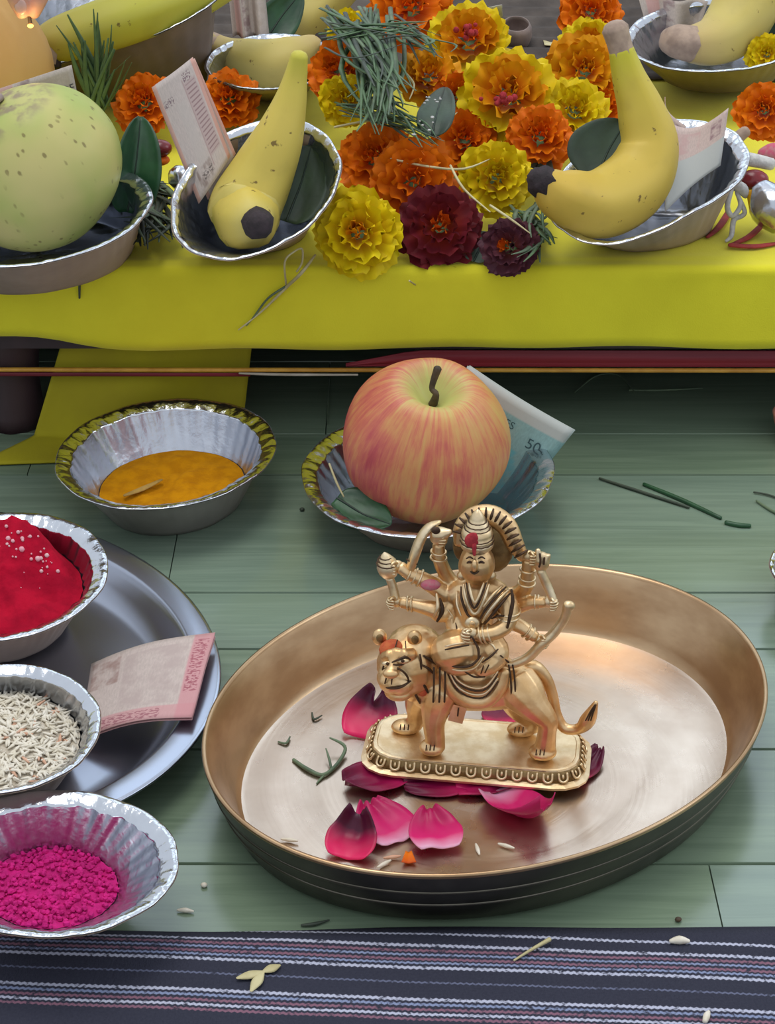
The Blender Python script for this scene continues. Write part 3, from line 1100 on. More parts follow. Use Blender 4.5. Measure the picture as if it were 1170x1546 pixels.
# lion
li = MB()
def T(pts, rads, y=None, seg=12, **kw):
    """tube through (px,py,depth mm) points, radii in mm"""
    return tube([L(*p) if not isinstance(p, Vector) else p for p in pts], [r * mm for r in (rads if isinstance(rads, (list, tuple)) else [rads] * len(pts))], seg, kw.pop('n', 4), **kw)
li.add(*T([(650, 1020, -1), (680, 1028, 0), (725, 1036, 0), (762, 1034, 0), (788, 1026, 0)], [11.5, 12.0, 10.5, 10.0, 9.0]))
li.add(*T([(642, 1040, 0), (662, 1030, 0)], [9.5, 10]))                       # chest
# paws on the base
def paw(px, py, dx=-2.6):
    g = G(px, py, ZT)
    return g
pA, pB, pC, pD = G(656, 1133, ZT + .001), G(618, 1100, ZT + .001), G(822, 1139, ZT + .001), G(790, 1104, ZT + .001)
def dep(p):
    return (p - SO).dot(SY) / mm
ya, yb, yc, yd = dep(pA), dep(pB), dep(pC), dep(pD)
li.add(*T([(668, 1040, ya + 3), (660, 1062, ya + 1), (655, 1090, ya), (657, 1118, ya), (657, 1128, ya)], [8.2, 7.0, 4.9, 4.3, 4.4]))
li.add(*ball(L(652, 1128, ya - 1), (.0055, .0050, .0034)))
li.add(*T([(640, 1045, yb - 4), (632, 1062, yb - 2), (630, 1082, yb), (624, 1094, yb)], [7.2, 6.0, 4.4, 4.0]))
li.add(*ball(L(613, 1097, yb), (.0066, .0048, .0030)))
li.add(*T([(778, 1030, yc + 6), (792, 1048, yc + 3), (806, 1066, yc + 1), (826, 1088, yc), (826, 1105, yc), (823, 1128, yc)], [9.8, 9.2, 7.0, 4.6, 4.0, 4.6]))
li.add(*ball(L(819, 1135, yc - 1), (.0062, .0052, .0032)))
li.add(*T([(775, 1035, yd - 5), (780, 1058, yd - 2), (790, 1075, yd), (806, 1086, yd), (803, 1098, yd)], [8.5, 7.0, 5.2, 4.0, 3.8]))
li.add(*ball(L(787, 1101, yd), (.0064, .0046, .0030)))
# neck, mane mass and head (turned to the viewer)
li.add(*T([(660, 1005, 1), (640, 1000, -2), (625, 1002, -5)], [13.0, 13.0, 12.5]))
li.add(*ball(L(616, 1003, -7), (.0132, .0125, .0146)))
for a_ in range(9):
    q_ = R(-50 + a_ * 26)
    li.add(*ball(L(634 + 30 * math.cos(q_) * .9, 1000 - 34 * math.sin(q_), -4), (.0046, .0050, .0052)))
li.add(*ball(L(626, 975, -4), (.0118, .0110, .0085)))
li.add(*T([(645, 1030, -6), (642, 1052, -6), (648, 1066, -5)], [8, 6.0, 2.5]))
li.add(*T([(626, 1040, -9), (622, 1052, -9)], [5.5, 3.0]))
# muzzle
hd = Vector(L(600, 1022, -16))
li.add(*ball(L(598, 1023, -15), (.0082, .0068, .0070)))
li.add(*ball(L(592, 1029, -19), (.0058, .0050, .0052)))
li.add(*ball(L(604, 1031, -18), (.0056, .0050, .0050)))
li.add(*ball(L(602, 1044, -15), (.0062, .0056, .0034)))
li.add(*T([(600, 985, -16), (595, 1004, -20), (590, 1016, -23)], [3.4, 2.8, 2.6]))     # nose bridge
li.add(*ball(L(590, 1017, -24), (.0034, .0024, .0022)))
li.add(*T([(582, 992, -16), (590, 988, -18)], [2.6, 2.4]))
li.add(*T([(608, 988, -18), (622, 988, -15)], [2.6, 2.4]))
lion_body = part('lion', fused(li, .00055, 2), M['brass'], fig)
# tail
part('lion_tail', fused(MB().add(*T([(783, 1012, 2), (806, 1006, 3), (824, 1024, 4), (834, 1050, 4), (840, 1078, 3), (852, 1099, 2), (874, 1100, 1), (888, 1086, 0), (900, 1060, -1)], [2.6, 2.8, 2.6, 2.4, 2.3, 2.4, 2.4, 3.4, 1.0])), .0005, 2), M['brass'], fig)
for dx in (-4, 0, 4):
    part('patina_line', MB().add(*T([(888 + dx, 1088, -3.4), (894 + dx * .6, 1074, -3.2), (899 + dx * .3, 1064, -2.6)], [.3, .35, .2], seg=5)), M['patina'], fig)
# ears
for px, py, y in ((573, 960, -8), (626, 962, -10)):
    e_ = part('ear', fused(MB().add(*ball(L(px, py + 2, y), (.0032, .0022, .0040))), .0005, 1), M['brass'], lion_body)
    e_['at'] = tuple(SO)
    part('ear_hollow', MB().add(*ball(L(px + .5, py + 4, y - 1.75), (.0016, .0006, .0021), 10, 8)), M['brass_dark'], lion_body)
# face lines, eyes, nostrils
for pts, r in (
        ([(592, 1000, -22.5), (601, 996, -22.5), (612, 992, -21), (620, 996, -19)], .5), ([(594, 1003, -22.4), (604, 1004, -22), (613, 1000, -20.6), (620, 996, -19)], .45),
        ([(594, 1006, -22), (606, 1012, -22.4), (614, 1020, -21.5), (618, 1030, -20)], .5), ([(574, 1034, -21), (590, 1039, -24.2), (606, 1037, -23), (620, 1028, -20)], .6),
        ([(583, 1024, -24), (581, 1032, -24)], .55), ([(592, 1022, -25.2), (591, 1033, -25)], .5), ([(634, 988, -15), (636, 1004, -16), (632, 1022, -16), (622, 1036, -16)], .55),
        ([(640, 990, -14), (652, 997, -13), (660, 1004, -12)], .6), ([(637, 1004, -16), (648, 1010, -15), (655, 1018, -13)], .6), ([(632, 1024, -16), (640, 1034, -15.5), (646, 1046, -14)], .7),
        ([(622, 1038, -15.5), (628, 1050, -15), (634, 1062, -12.5)], .6), ([(612, 968, -13), (613, 982, -16)], .4), ([(600, 966, -12.5), (596, 980, -16)], .4), ([(588, 970, -11.5), (583, 984, -14.5)], .4),
        ([(576, 986, -13), (580, 1000, -16), (577, 1012, -17)], .5), ([(640, 968, -8), (650, 978, -9), (658, 990, -10)], .5), ([(632, 956, -6), (645, 962, -6), (656, 974, -7)], .5)):
    part('patina_line', MB().add(*T(pts, [r * .7] + [r] * (len(pts) - 2) + [r * .6], seg=6)), M['patina'], lion_body)
for px, py in ((609, 998), (586, 1002)):
    part('eye', MB().add(*ball(L(px, py, -21.6 if px > 600 else -20.2), (.0026, .0012, .0012), 10, 8)), M['brass_pale'], lion_body)
    part('eye', MB().add(*ball(L(px - 1, py, -22.8 if px > 600 else -21.4), (.0008, .0005, .0008), 8, 6)), M['patina'], lion_body)
# toes
for p0, y in ((652, ya), (613, yb), (818, yc), (786, yd)):
    py = {652: 1130, 613: 1099, 818: 1137, 786: 1103}[p0]
    for dx in (-6, 0, 6):
        part('patina_line', MB().add(*T([(p0 + dx - 2, py - 5, y - 5.2), (p0 + dx - 3, py + 3, y - 5.8)], .28, seg=5)), M['patina'], lion_body)
part('vermilion_mark', MB().add(*ball(L(593, 981, -12.0), (.0058, .0046, .0042), 14, 10, Matrix.Rotation(R(20), 3, 'X'))), M['vermilion_orange'], lion_body, label='orange red powder on the forehead')
part('vermilion_mark', MB().add(*ball(L(638, 1042, -13.5), (.0024, .0016, .003), 10, 8)), M['vermilion_orange'], lion_body, label='orange red powder on the mane')

# saddle cloth
sd = MB()
sd.add(*T([(668, 1012, -12.5), (682, 1040, -12.5), (706, 1056, -11.5), (735, 1056, -11), (755, 1036, -10.5), (762, 1012, -9.5)], [3.0, 3.4, 3.8, 3.6, 3.2, 2.6]))
sd.add(*ball(L(714, 1024, -3), (.0165, .0112, .0105)))
sd.add(*ball(L(712, 1010, -2), (.0160, .0118, .010)))
sdo = part('saddle_cloth', fused(sd, .0006, 2), M['brass'], fig)
for off, r, m in ((0, .55, 'brass_pale'), (5, .4, 'patina'), (-6, .45, 'patina'), (-10, .5, 'brass_pale')):
    part('edge_band', MB().add(*T([(676, 1010 + off, -14.6), (690, 1036 + off, -15.4), (712, 1048 + off, -15.4), (734, 1046 + off, -14.8), (751, 1024 + off, -13)], r, seg=6)), M[m], sdo)
for x in (771, 777):
    part('patina_line', MB().add(*T([(x - 3, 1004, -9.5), (x, 1024, -10.8), (x + 1, 1050, -10.6)], .4, seg=5)), M['patina'], sdo)
for x in (655, 664, 672):
    part('patina_line', MB().add(*T([(x, 1008, -15.6), (x, 1034, -17.2), (x - 1, 1060, -16.6)], .45, seg=5)), M['patina'], sdo)
tg_ = L(691, 1076, -11)
part('tassel', MB().add(*box(tg_, .0062, .0022, .0085, RM @ Matrix.Rotation(R(12), 3, 'Y'))), M['brass_pale'], fig, smooth=False)
part('patina_line', MB().add(*T([(692, 1070, -12.6), (691, 1081, -12.6)], .35, seg=5)), M['patina'], fig)

# rider: one continuous body
ri = MB()
ri.add(*T([(708, 985, -1), (712, 955, -1), (716, 922, -1), (718, 900, -1), (719, 884, -1)], [9.5, 8.4, 8.8, 9.6, 5.0], flat=(1, 1)))
ri.add(*T([(684, 899, 0), (700, 893, 0), (720, 890, 0), (742, 893, 0), (757, 899, 0)], [4.8, 5.8, 6.0, 5.8, 4.8]))       # shoulders
ri.add(*T([(719, 892, -1), (720, 866, -2)], [4.0, 4.2]))
ri.add(*ball(L(720, 851, -3), (.0074, .0074, .0090)))                    # head
ri.add(*ball(L(720, 866, -6), (.0040, .0030, .0034)))                    # chin
ri.add(*ball(L(716, 854, -10.6), (.0013, .0018, .0030)))                 # nose
ri.add(*ball(L(717, 864, -9.0), (.0024, .0012, .0008)))                  # lips
# legs: folded thigh toward the viewer, foot hanging
ri.add(*T([(722, 980, -4), (700, 978, -10), (676, 984, -11), (668, 990, -9)], [8.0, 8.6, 7.8, 5.0]))
ri.add(*T([(670, 994, -10), (690, 1000, -13), (712, 1000, -14)], [5.2, 5.6, 4.8]))
ri.add(*T([(722, 972, -6), (742, 980, -9), (748, 996, -11)], [7.2, 7.2, 5.8]))
ri.add(*T([(746, 992, -11), (736, 1004, -14), (722, 1014, -15)], [5.6, 4.6, 3.0]))
# near right arm resting on the lap
ri.add(*T([(757, 900, -2), (768, 918, -5), (764, 942, -8), (745, 955, -12), (722, 958, -14)], [4.8, 4.4, 3.8, 3.3, 3.0]))
ri.add(*ball(L(716, 958, -14), (.0034, .0026, .0030)))
# three arms on the right
ri.add(*T([(752, 900, 3), (778, 898, 4), (794, 884, 3), (797, 858, 2), (798, 846, 2)], [4.2, 3.6, 3.4, 2.7, 2.8]))
ri.add(*T([(755, 908, 2), (776, 916, 2), (800, 910, 0), (822, 909, -1)], [4.0, 3.4, 2.9, 2.4]))
ri.add(*T([(756, 922, 1), (772, 938, 1), (790, 948, 0), (808, 962, -1)], [4.0, 3.3, 2.9, 2.4]))
# three on the left
ri.add(*T([(690, 902, 3), (688, 888, 4), (676, 872, 3), (664, 846, 2), (662, 822, 2)], [4.2, 3.8, 3.2, 2.9, 2.6]))
ri.add(*T([(688, 905, 1), (668, 893, 0), (640, 876, -1), (618, 866, -2), (604, 856, -2)], [4.2, 3.8, 3.4, 2.8, 2.6]))
ri.add(*T([(686, 908, 0), (668, 926, -3), (655, 920, -4), (630, 914, -4), (606, 909, -4)], [4.2, 4.0, 3.6, 2.8, 2.5]))
# drape at her left hip
ri.add(*T([(692, 930, -2), (694, 950, -4), (682, 964, -6), (664, 972, -7)], [5.5, 6.0, 4.6, 2.6]))
rider = part('rider', fused(ri, .0005, 2), M['brass'], fig)
# hands: palms with five curled fingers each
def hand(px, py, y, ax, s=1.0, rot=0.0):
    c = L(px, py, y)
    h = MB()
    h.add(*ball(c, (.0027 * s, .0020 * s, .0027 * s), 10, 8))
    for k in range(4):
        dz = (.0019 - .00125 * k) * s
        q = c + Vector((0, 0, dz))
        ln = (.0030, .0034, .0032, .0026)[k] * s
        h.add(*tube([q + SX * (ax * .0014), q + SX * (ax * ln) - SY * .0012, q + SX * (ax * (ln - .0004)) - SY * .0030, q + SX * (ax * .0006) - SY * .0034], [.00062 * s, .0006 * s, .00058 * s, .0005 * s], 6, 3))
    h.add(*tube([c + Vector((0, 0, .0018)) - SY * .0008, c + Vector((0, 0, .0030)) + SX * ax * .001 - SY * .0022, c + Vector((0, 0, .0026)) + SX * ax * .0020 - SY * .0034], [.0007, .00068, .0005], 6, 3))
    part('hand', h, M['brass_pale'], rider)
hand(829, 909, -1, 1)
hand(816, 966, -1, 1)
hand(799, 840, 1, 1)
hand(598, 908, -4, -1)
hand(600, 855, -2, -1)
hand(662, 812, 1, 1)
hand(712, 957, -15, -1, 1.1)
# bangles and armlets
def bangle(px, py, y, tx, ty, r):
    c = L(px, py, y)
    d = (L(px + tx, py + ty, y) - c).normalized()
    a = d.orthogonal().normalized()
    b = d.cross(a)
    pts = [c + (a * math.cos(k * .5236) + b * math.sin(k * .5236)) * (r * mm) for k in range(13)]
    part('bangle', MB().add(*tube(pts, .00052, 6, 2, round_ends=False)), M['brass_pale'], rider)
for a in ((795, 880, 3, .1, -1, 3.4), (796, 872, 3, .1, -1, 3.2), (797, 860, 2, .1, -1, 3.0), (808, 909, 0, 1, 0, 2.8), (813, 909, 0, 1, 0, 2.7), (795, 952, 0, 1, .7, 3.0), (801, 957, 0, 1, .7, 2.9),
          (662, 842, 2, .1, -1, 3.2), (662, 833, 2, .1, -1, 3.0), (626, 870, -1, -1, -.4, 3.3), (618, 866, -2, -1, -.4, 3.1), (634, 873, -1, -1, -.4, 3.5), (622, 912, -4, -1, 0, 3.0), (616, 911, -4, -1, 0, 2.9),
          (740, 957, -12, -1, .2, 3.8), (732, 958, -13, -1, .2, 3.7), (726, 958, -13.5, -1, .2, 3.5), (768, 922, -5, 0, 1, 4.7), (767, 930, -6, 0, 1, 4.5)):
    bangle(*a)
# necklaces, sash and folds: bright ridges with dark grooves between them
for pts, r, m in (
        ([(700, 882, -7.5), (703, 902, -11), (712, 924, -12), (722, 924, -12.2), (732, 902, -11.5), (738, 882, -7.5)], .75, 'brass_pale'),
        ([(704, 880, -8), (708, 902, -11.6), (716, 918, -12.6), (726, 902, -11.8), (734, 880, -8)], .55, 'patina'),
        ([(708, 880, -8.5), (712, 900, -12), (717, 910, -12.8), (723, 900, -12), (730, 880, -8.5)], .6, 'brass_pale'),
        ([(696, 886, -6.5), (697, 904, -10.5), (706, 928, -11.8), (716, 934, -12.2)], .6, 'patina'),
        ([(768, 890, -6), (752, 906, -11), (736, 926, -12.4), (728, 940, -12.4)], .8, 'brass_pale'),
        ([(764, 886, -6), (748, 902, -11), (732, 922, -12.6), (725, 934, -12.6)], .55, 'patina'),
        ([(758, 884, -6), (744, 898, -11), (730, 916, -12.8)], .7, 'brass_pale'),
        ([(770, 896, -6), (756, 912, -11), (740, 932, -12.2), (732, 942, -12.2)], .6, 'patina'),
        ([(772, 890, -8), (774, 908, -10), (770, 930, -11.5), (766, 948, -12)], .8, 'patina'),
        ([(690, 892, -5), (690, 912, -9), (696, 930, -11)], .6, 'brass_pale'),
        ([(672, 976, -18.5), (690, 972, -18.5), (708, 970, -18)], .6, 'brass_pale'), ([(672, 981, -18.8), (690, 977, -19), (708, 974, -18.5)], .5, 'patina'),
        ([(664, 998, -15), (690, 1007, -19), (712, 1004, -19.5), (726, 990, -17.5)], .6, 'patina'), ([(664, 1002, -14.6), (690, 1012, -18.6), (716, 1009, -19), (730, 992, -17.5)], .6, 'brass_pale'),
        ([(714, 964, -17), (722, 980, -17.5), (722, 996, -18.6)], .6, 'patina'), ([(738, 1004, -19), (732, 1016, -18.6)], .45, 'patina'), ([(730, 1005, -19.5), (726, 1017, -18.6)], .45, 'patina'),
        ([(664, 904, -6), (668, 922, -7.5), (660, 938, -7)], .9, 'patina'), ([(659, 896, -5), (661, 916, -8), (655, 932, -8)], .9, 'brass_pale'), ([(756, 990, -15), (768, 1000, -12)], .6, 'patina'),
        ([(703, 952, -10), (692, 958, -11.5), (678, 962, -10.5)], .5, 'patina'), ([(728, 1000, -18), (742, 990, -18.5), (752, 980, -16)], .5, 'patina'), ([(700, 1013, -18.5), (716, 1022, -18), (732, 1022, -17.5)], .45, 'patina'),
        ([(742, 934, -10.5), (752, 930, -10.5), (762, 930, -9.5)], .5, 'patina'), ([(688, 940, -7.5), (690, 954, -9.5), (684, 966, -10.5)], .5, 'patina'), ([(676, 920, -6.5), (684, 932, -7), (684, 944, -7.5)], .5, 'brass_pale'),
        ([(700, 968, -17.5), (712, 962, -17.5), (716, 970, -17.5)], .45, 'patina'), ([(735, 968, -14), (744, 974, -15.5), (750, 986, -16.5)], .5, 'brass_pale')):
    part('fold_line' if m == 'patina' else 'fold_ridge', MB().add(*T(pts, [r * .6] + [r] * (len(pts) - 2) + [r * .6], seg=6)), M[m], rider)
part('pendant', MB().add(*ball(L(713, 941, -13), (.0032, .0016, .0030), 12, 8)), M['brass_pale'], rider)
part('pendant', MB().add(*ball(L(713, 942, -14.2), (.0014, .0007, .0014), 10, 8)), M['brass'], rider)
# face details
for px in (709, 727):
    part('eye', MB().add(*T([(px - 4, 850, -9.9), (px, 848.5, -10.3), (px + 4, 850, -9.9)], [.3, .6, .3], seg=6)), M['patina'], rider)
    part('eyebrow', MB().add(*T([(px - 5, 843.5, -9.6), (px, 841, -10.0), (px + 5, 843.5, -9.5)], [.25, .4, .25], seg=6)), M['patina'], rider)
part('mouth', MB().add(*T([(710, 863, -10.2), (716, 866, -10.9), (723, 863, -10.2)], [.25, .5, .25], seg=6)), M['patina'], rider)
part('jaw_line', MB().add(*T([(701, 855, -6), (706, 870, -6.5), (717, 877, -7.5), (731, 871, -6.5), (738, 858, -5)], .5, seg=6)), M['patina'], rider)
for px, y in ((698, -2), (741, -2)):
    part('ear', MB().add(*ball(L(px, 854, y), (.0017, .0018, .0044), 10, 8)), M['brass_pale'], rider)
    part('earring', MB().add(*ball(L(px + (1 if px > 720 else -1), 869, y - 1), (.0020, .0018, .0022), 10, 8)), M['brass_pale'], rider)
# crown
cc = L(720, 819, -2.6)
part('crown', MB().add(*lathe(cc, [(a * .86, b * .76) for a, b in [(.0076, -.002), (.0080, 0), (.0080, .0010), (.0074, .0014), (.0078, .0024), (.0078, .0034), (.0072, .0038), (.0074, .0060), (.0066, .0088), (.0056, .0092), (.0058, .0106), (.0050, .0112), (.0048, .0128), (.0036, .0134), (.0036, .0150), (.0022, .0178), (.0008, .0196), (.0001, .020)]], 28)), M['brass_pale'], rider)
for z, r in ((.0012, .0079), (.0036, .0076), (.0090, .0061), (.0110, .0054), (.0131, .0043)):
    part('crown_groove', MB().add(*tube([cc + Vector((math.cos(k * .4488) * r * .86, math.sin(k * .4488) * r * .86, z * .76)) for k in range(15)], .0003, 5, 1, round_ends=False)), M['patina'], rider)
part('vermilion_mark', MB().add(*ball(L(714, 816, -7.9), (.0034, .0016, .0036), 12, 8)), M['vermilion'], rider, label='red powder on the crown')
part('vermilion_mark', MB().add(*T([(716, 822, -9.0), (716, 838, -10.0)], [1.1, .6], seg=8)), M['vermilion'], rider, label='red powder on the brow')
part('vermilion_mark', MB().add(*ball(L(650, 883, -4.0), (.0042, .0022, .0024), 12, 8)), M['pink_smear'], rider, label='pink powder on the arm')
# ridged arch of hair behind the crown
ar = [(694, 820, 4), (697, 796, 5), (716, 780, 6), (742, 779, 6), (764, 794, 5), (777, 820, 4), (790, 842, 3)]
arch = part('hair_arch', fused(MB().add(*T(ar, [2.6, 3.4, 4.2, 4.6, 4.4, 3.8, 2.4])), .0005, 2), M['brass'], rider)
part('hair_mass', fused(MB().add(*ball(L(748, 822, 5), (.0080, .0034, .0130))).add(*ball(L(700, 822, 5), (.0046, .003, .0080))), .0005, 2), M['brass_dark'], rider)
S_ = catmull([tuple(a) for a in ar], 3)
for i in range(2, len(S_) - 1):
    a, b = S_[i], S_[min(i + 1, len(S_) - 1)] - S_[i - 1]
    nn = np.array((-b[1], b[0])) / math.hypot(b[0], b[1])
    part('hair_ridge', MB().add(*T([(a[0] - nn[0] * 11, a[1] - nn[1] * 11, a[2] - 2.4), (a[0], a[1], a[2] - 4.9), (a[0] + nn[0] * 11, a[1] + nn[1] * 11, a[2] - 2.4)], [.4, .62, .4], seg=6)), M['patina'], rider)
# weapons
part('bow', fused(MB().add(*T([(858, 912, -2), (852, 934, -2), (836, 956, -2), (818, 972, -3), (798, 992, -3), (776, 1002, -4), (764, 1004, -5)], [2.2, 2.0, 2.1, 2.2, 2.1, 1.9, 1.4])).add(*ball(L(859, 915, -2), (.0026, .002, .0024))), .00045, 1), M['brass_pale'], fig)
part('bowstring', MB().add(*T([(766, 940, 0), (756, 960, -1), (758, 984, -3), (772, 1000, -4)], [1.1, 1.0, 1.0, .9])), M['brass'], fig)
part('lotus_rod', fused(MB().add(*T([(816, 862, -1), (826, 884, -1), (836, 908, -2)], [1.8, 1.9, 1.7])).add(*ball(L(817, 848, 0), (.0036, .0028, .0046))).add(*T([(814, 846, -1), (812, 830, -1)], [2.2, 1.0])).add(*T([(822, 848, 0), (827, 838, 0), (824, 852, 0)], [1.6, 1.3, 1.2])), .0005, 1), M['brass_pale'], fig)
part('patina_line', MB().add(*T([(815, 836, -3.2), (816, 848, -3.8), (814, 856, -3.6)], .45, seg=5)), M['patina'], fig)
part('patina_line', MB().add(*T([(822, 842, -2.8), (821, 852, -3.2)], .45, seg=5)), M['patina'], fig)
part('curved_sword', fused(MB().add(*T([(621, 854, -1), (628, 832, -1), (636, 812, 0), (648, 796, 1), (664, 788, 1)], [3.6, 3.9, 3.7, 3.0, 1.3], flat=(1, .55))), .00045, 1), M['brass_pale'], fig)
part('patina_line', MB().add(*T([(614, 844, -2.6), (622, 850, -3.6), (630, 852, -3)], .35, seg=5)), M['patina'], fig)
part('conch', fused(MB().add(*T([(657, 806, 0), (668, 806, 0), (680, 803, -1)], [3.2, 3.0, 1.2])).add(*ball(L(662, 812, 0), (.0036, .0030, .0030))), .00045, 1), M['brass_pale'], fig)
part('patina_line', MB().add(*ball(L(658, 801, -3), (.0019, .0010, .0016), 10, 8)), M['patina'], fig)
mace = MB().add(*T([(588, 872, -3), (593, 886, -3), (597, 904, -4)], [1.8, 1.9, 2.0]))
mc = L(586, 852, -2)
mace.add(*lathe(L(588, 866, -2), [(.0002, -.0012), (.0030, -.001), (.0042, .0012), (.0046, .0034), (.0040, .0056), (.0030, .0072), (.0016, .0090), (.0002, .0104)], 18, Matrix.Rotation(R(-12), 3, 'Y')))
part('mace', mace, M['brass_pale'], fig)
for dz, r in ((.0050, .0043), (.0066, .0035), (.0080, .0025)):
    c = L(588, 866, -2) + Matrix.Rotation(R(-12), 3, 'Y') @ Vector((0, 0, dz))
    part('patina_line', MB().add(*tube([c + Vector((math.cos(k * .5236) * r, math.sin(k * .5236) * r, 0)) for k in range(13)], .0003, 5, 1, round_ends=False)), M['patina'], fig)

# ------------------------------------------------------------------ rose petals
def petal(label, px, py, Lm, Wm, ang, mat, cup=.3, curl=.3, z=.0033, tip=0.0, seed=0, roll=0.0, pitch=0.0, notch_k=0.0):
    """L, W in mm; ang: direction of the tip in the floor plane (0 right, 90 away)"""
    c = atz(px, py, z)
    a = R(ang)
    ax, sx = Vector((math.cos(a), math.sin(a), 0)), Vector((-math.sin(a), math.cos(a), 0))
    Q = Matrix.Rotation(R(roll), 3, ax) @ Matrix.Rotation(R(-pitch), 3, sx)
    l, w_ = Lm * mm, Wm * mm

    def fn(u, v):
        uu = 2 * u - 1
        wd = math.sin(math.pi * (.14 + .80 * v) ** .85) ** .6
        notch = (.10 + notch_k) * math.exp(-(uu / .25) ** 2) * v
        x = (v - .5 - notch * max(0, v - .6)) * l * (1 - .06 * uu * uu * v)
        y = uu * wd * w_ * .5
        zz = cup * w_ * .5 * uu * uu * (.4 + .6 * v) + curl * l * max(0, v - .55) ** 2 * 2.2 + tip * l * max(0, v - .8) ** 2 * 8
        zz += .05 * l * noise.noise(Vector((u * 3.5, v * 3.5, seed * 3.3))) + .035 * l * math.sin(uu * 9 + seed) * v * v
        return Q @ (ax * x + sx * y + Vector((0, 0, zz)))
    v, f, uv = grid(fn, 14, 12)
    lo = min(p.z for p in v)
    v = [c + p + Vector((0, 0, -lo + .0003)) for p in v]
    return solo('rose_petal', MB().add(v, f, uv), M[mat], label, 'petal', c, 'rose petals in the brass plate', solid=.0004)
petal('dark two-toned rose petal standing curled beside the lion front paw', 562, 1096, 24, 25, 70, 'rose_curl', .30, .40, seed=1, pitch=26, notch_k=.7)
petal('rose petal lying at the left front corner of the figurine base', 562, 1180, 26, 22, 200, 'rose_deep', .3, .2, seed=2)
petal('dark rose petal half under the front of the figurine base', 655, 1188, 26, 17, 185, 'rose_deep', .12, .05, seed=3)
petal('rose petal pressed under the right of the base front edge', 742, 1189, 30, 13, 10, 'rose_deep', .10, .05, seed=4)
petal('large folded rose petal with a pale lip right of the others', 780, 1228, 32, 24, -55, 'rose_pink', .5, .5, tip=.2, seed=5, roll=-12)
petal('bright pink rose petal behind the two front ones', 580, 1246, 27, 25, 120, 'rose_pink', .25, .15, seed=6)
petal('dark cupped rose petal at the far left of the front group', 533, 1276, 20, 21, 75, 'rose_curl', .55, .65, seed=7, pitch=10)
petal('wide magenta rose petal at the right of the front group', 656, 1256, 23, 22, 100, 'rose_pink', .25, .25, seed=8, z=.0062)
petal('dark rose petal under the right end of the figurine base', 886, 1158, 22, 13, 55, 'rose_dark', .3, .3, seed=9)
petal('dark red rose petal behind the lion, under its belly', 757, 1079, 15, 18, 90, 'rose_dark', .15, .1, seed=10)
# bits lying in the plate
def strand(name, label, cat, pts, rad, m, group=None, seg=6, n=4, flat=None):
    p0 = Vector(pts[0])
    return solo(name, MB().add(*tube(pts, rad, seg, n, flat=flat)), M[m], label, cat, p0, group)
tw = thing('grass_sprig', 'small curled sprig of grass lying left of the figurine', 'sprig', atz(484, 1165, .003))
part('stem', MB().add(*tube([atz(443, 1147, .0036), atz(462, 1160, .0042), atz(486, 1170, .004), atz(505, 1158, .0042), atz(520, 1136, .005), atz(518, 1124, .007), atz(498, 1114, .0085)], [.0008, .0009, .0009, .0008, .0008, .0008, .0004], 6)), M['grass_grey'], tw)
part('side_blade', MB().add(*tube([atz(500, 1160, .004), atz(497, 1146, .0055), atz(492, 1130, .007)], [.0006, .0006, .0003], 6)), M['grass_grey'], tw)
part('side_blade', MB().add(*tube([atz(492, 1168, .004), atz(484, 1176, .0036), atz(478, 1183, .0035)], [.0005, .0005, .0003], 6)), M['grass_grey'], tw)
strand('grass_bit', 'tiny curved grass bit near the left wall of the brass plate', 'grass bit', [atz(420, 1120, .0036), atz(432, 1122, .0038), atz(438, 1112, .0040)], [.0004, .0006, .0003], 'grass_grey')
strand('grass_bit', 'tiny dark grass bit upper left in the brass plate', 'grass bit', [atz(471, 1076, .0036), atz(474, 1086, .0038), atz(486, 1080, .0040)], [.0004, .0006, .0003], 'grass_dark')
for px, py, a, lab, m in ((592, 1294, 10, 'rice grain before the front rose petals', 'rice_pink'), (580, 1304, 40, 'rice grain by the rim below the front petals', 'rice'), (721, 1282, 100, 'upright rice grain right of the wide petal', 'rice'),
                          (764, 1277, -25, 'long rice grain below the folded petal', 'rice'), (437, 1268, -10, 'rice grain by the left front wall of the brass plate', 'rice')):
    p = atz(px, py, .0042)
    d = Vector((math.cos(R(a)), math.sin(R(a)), 0)) * .0034
    solo('rice_grain', MB().add(*tube([p - d, p, p + d], [.0004, .0009, .0004], 7, 3)), M[m], lab, 'rice grain', p, 'rice grains in the brass plate')
p = atz(617, 1297, .0036)
solo('petal_bit', MB().add(*grid(lambda u, v: p + Vector(((u - .5) * .006 * (1 - .6 * v), (v - .5) * .007, .0006 + .0015 * abs(u - .5))), 6, 6)), M['mg_orange'], 'tiny orange marigold petal scrap at the front of the brass plate', 'petal', p, solid=.0003)

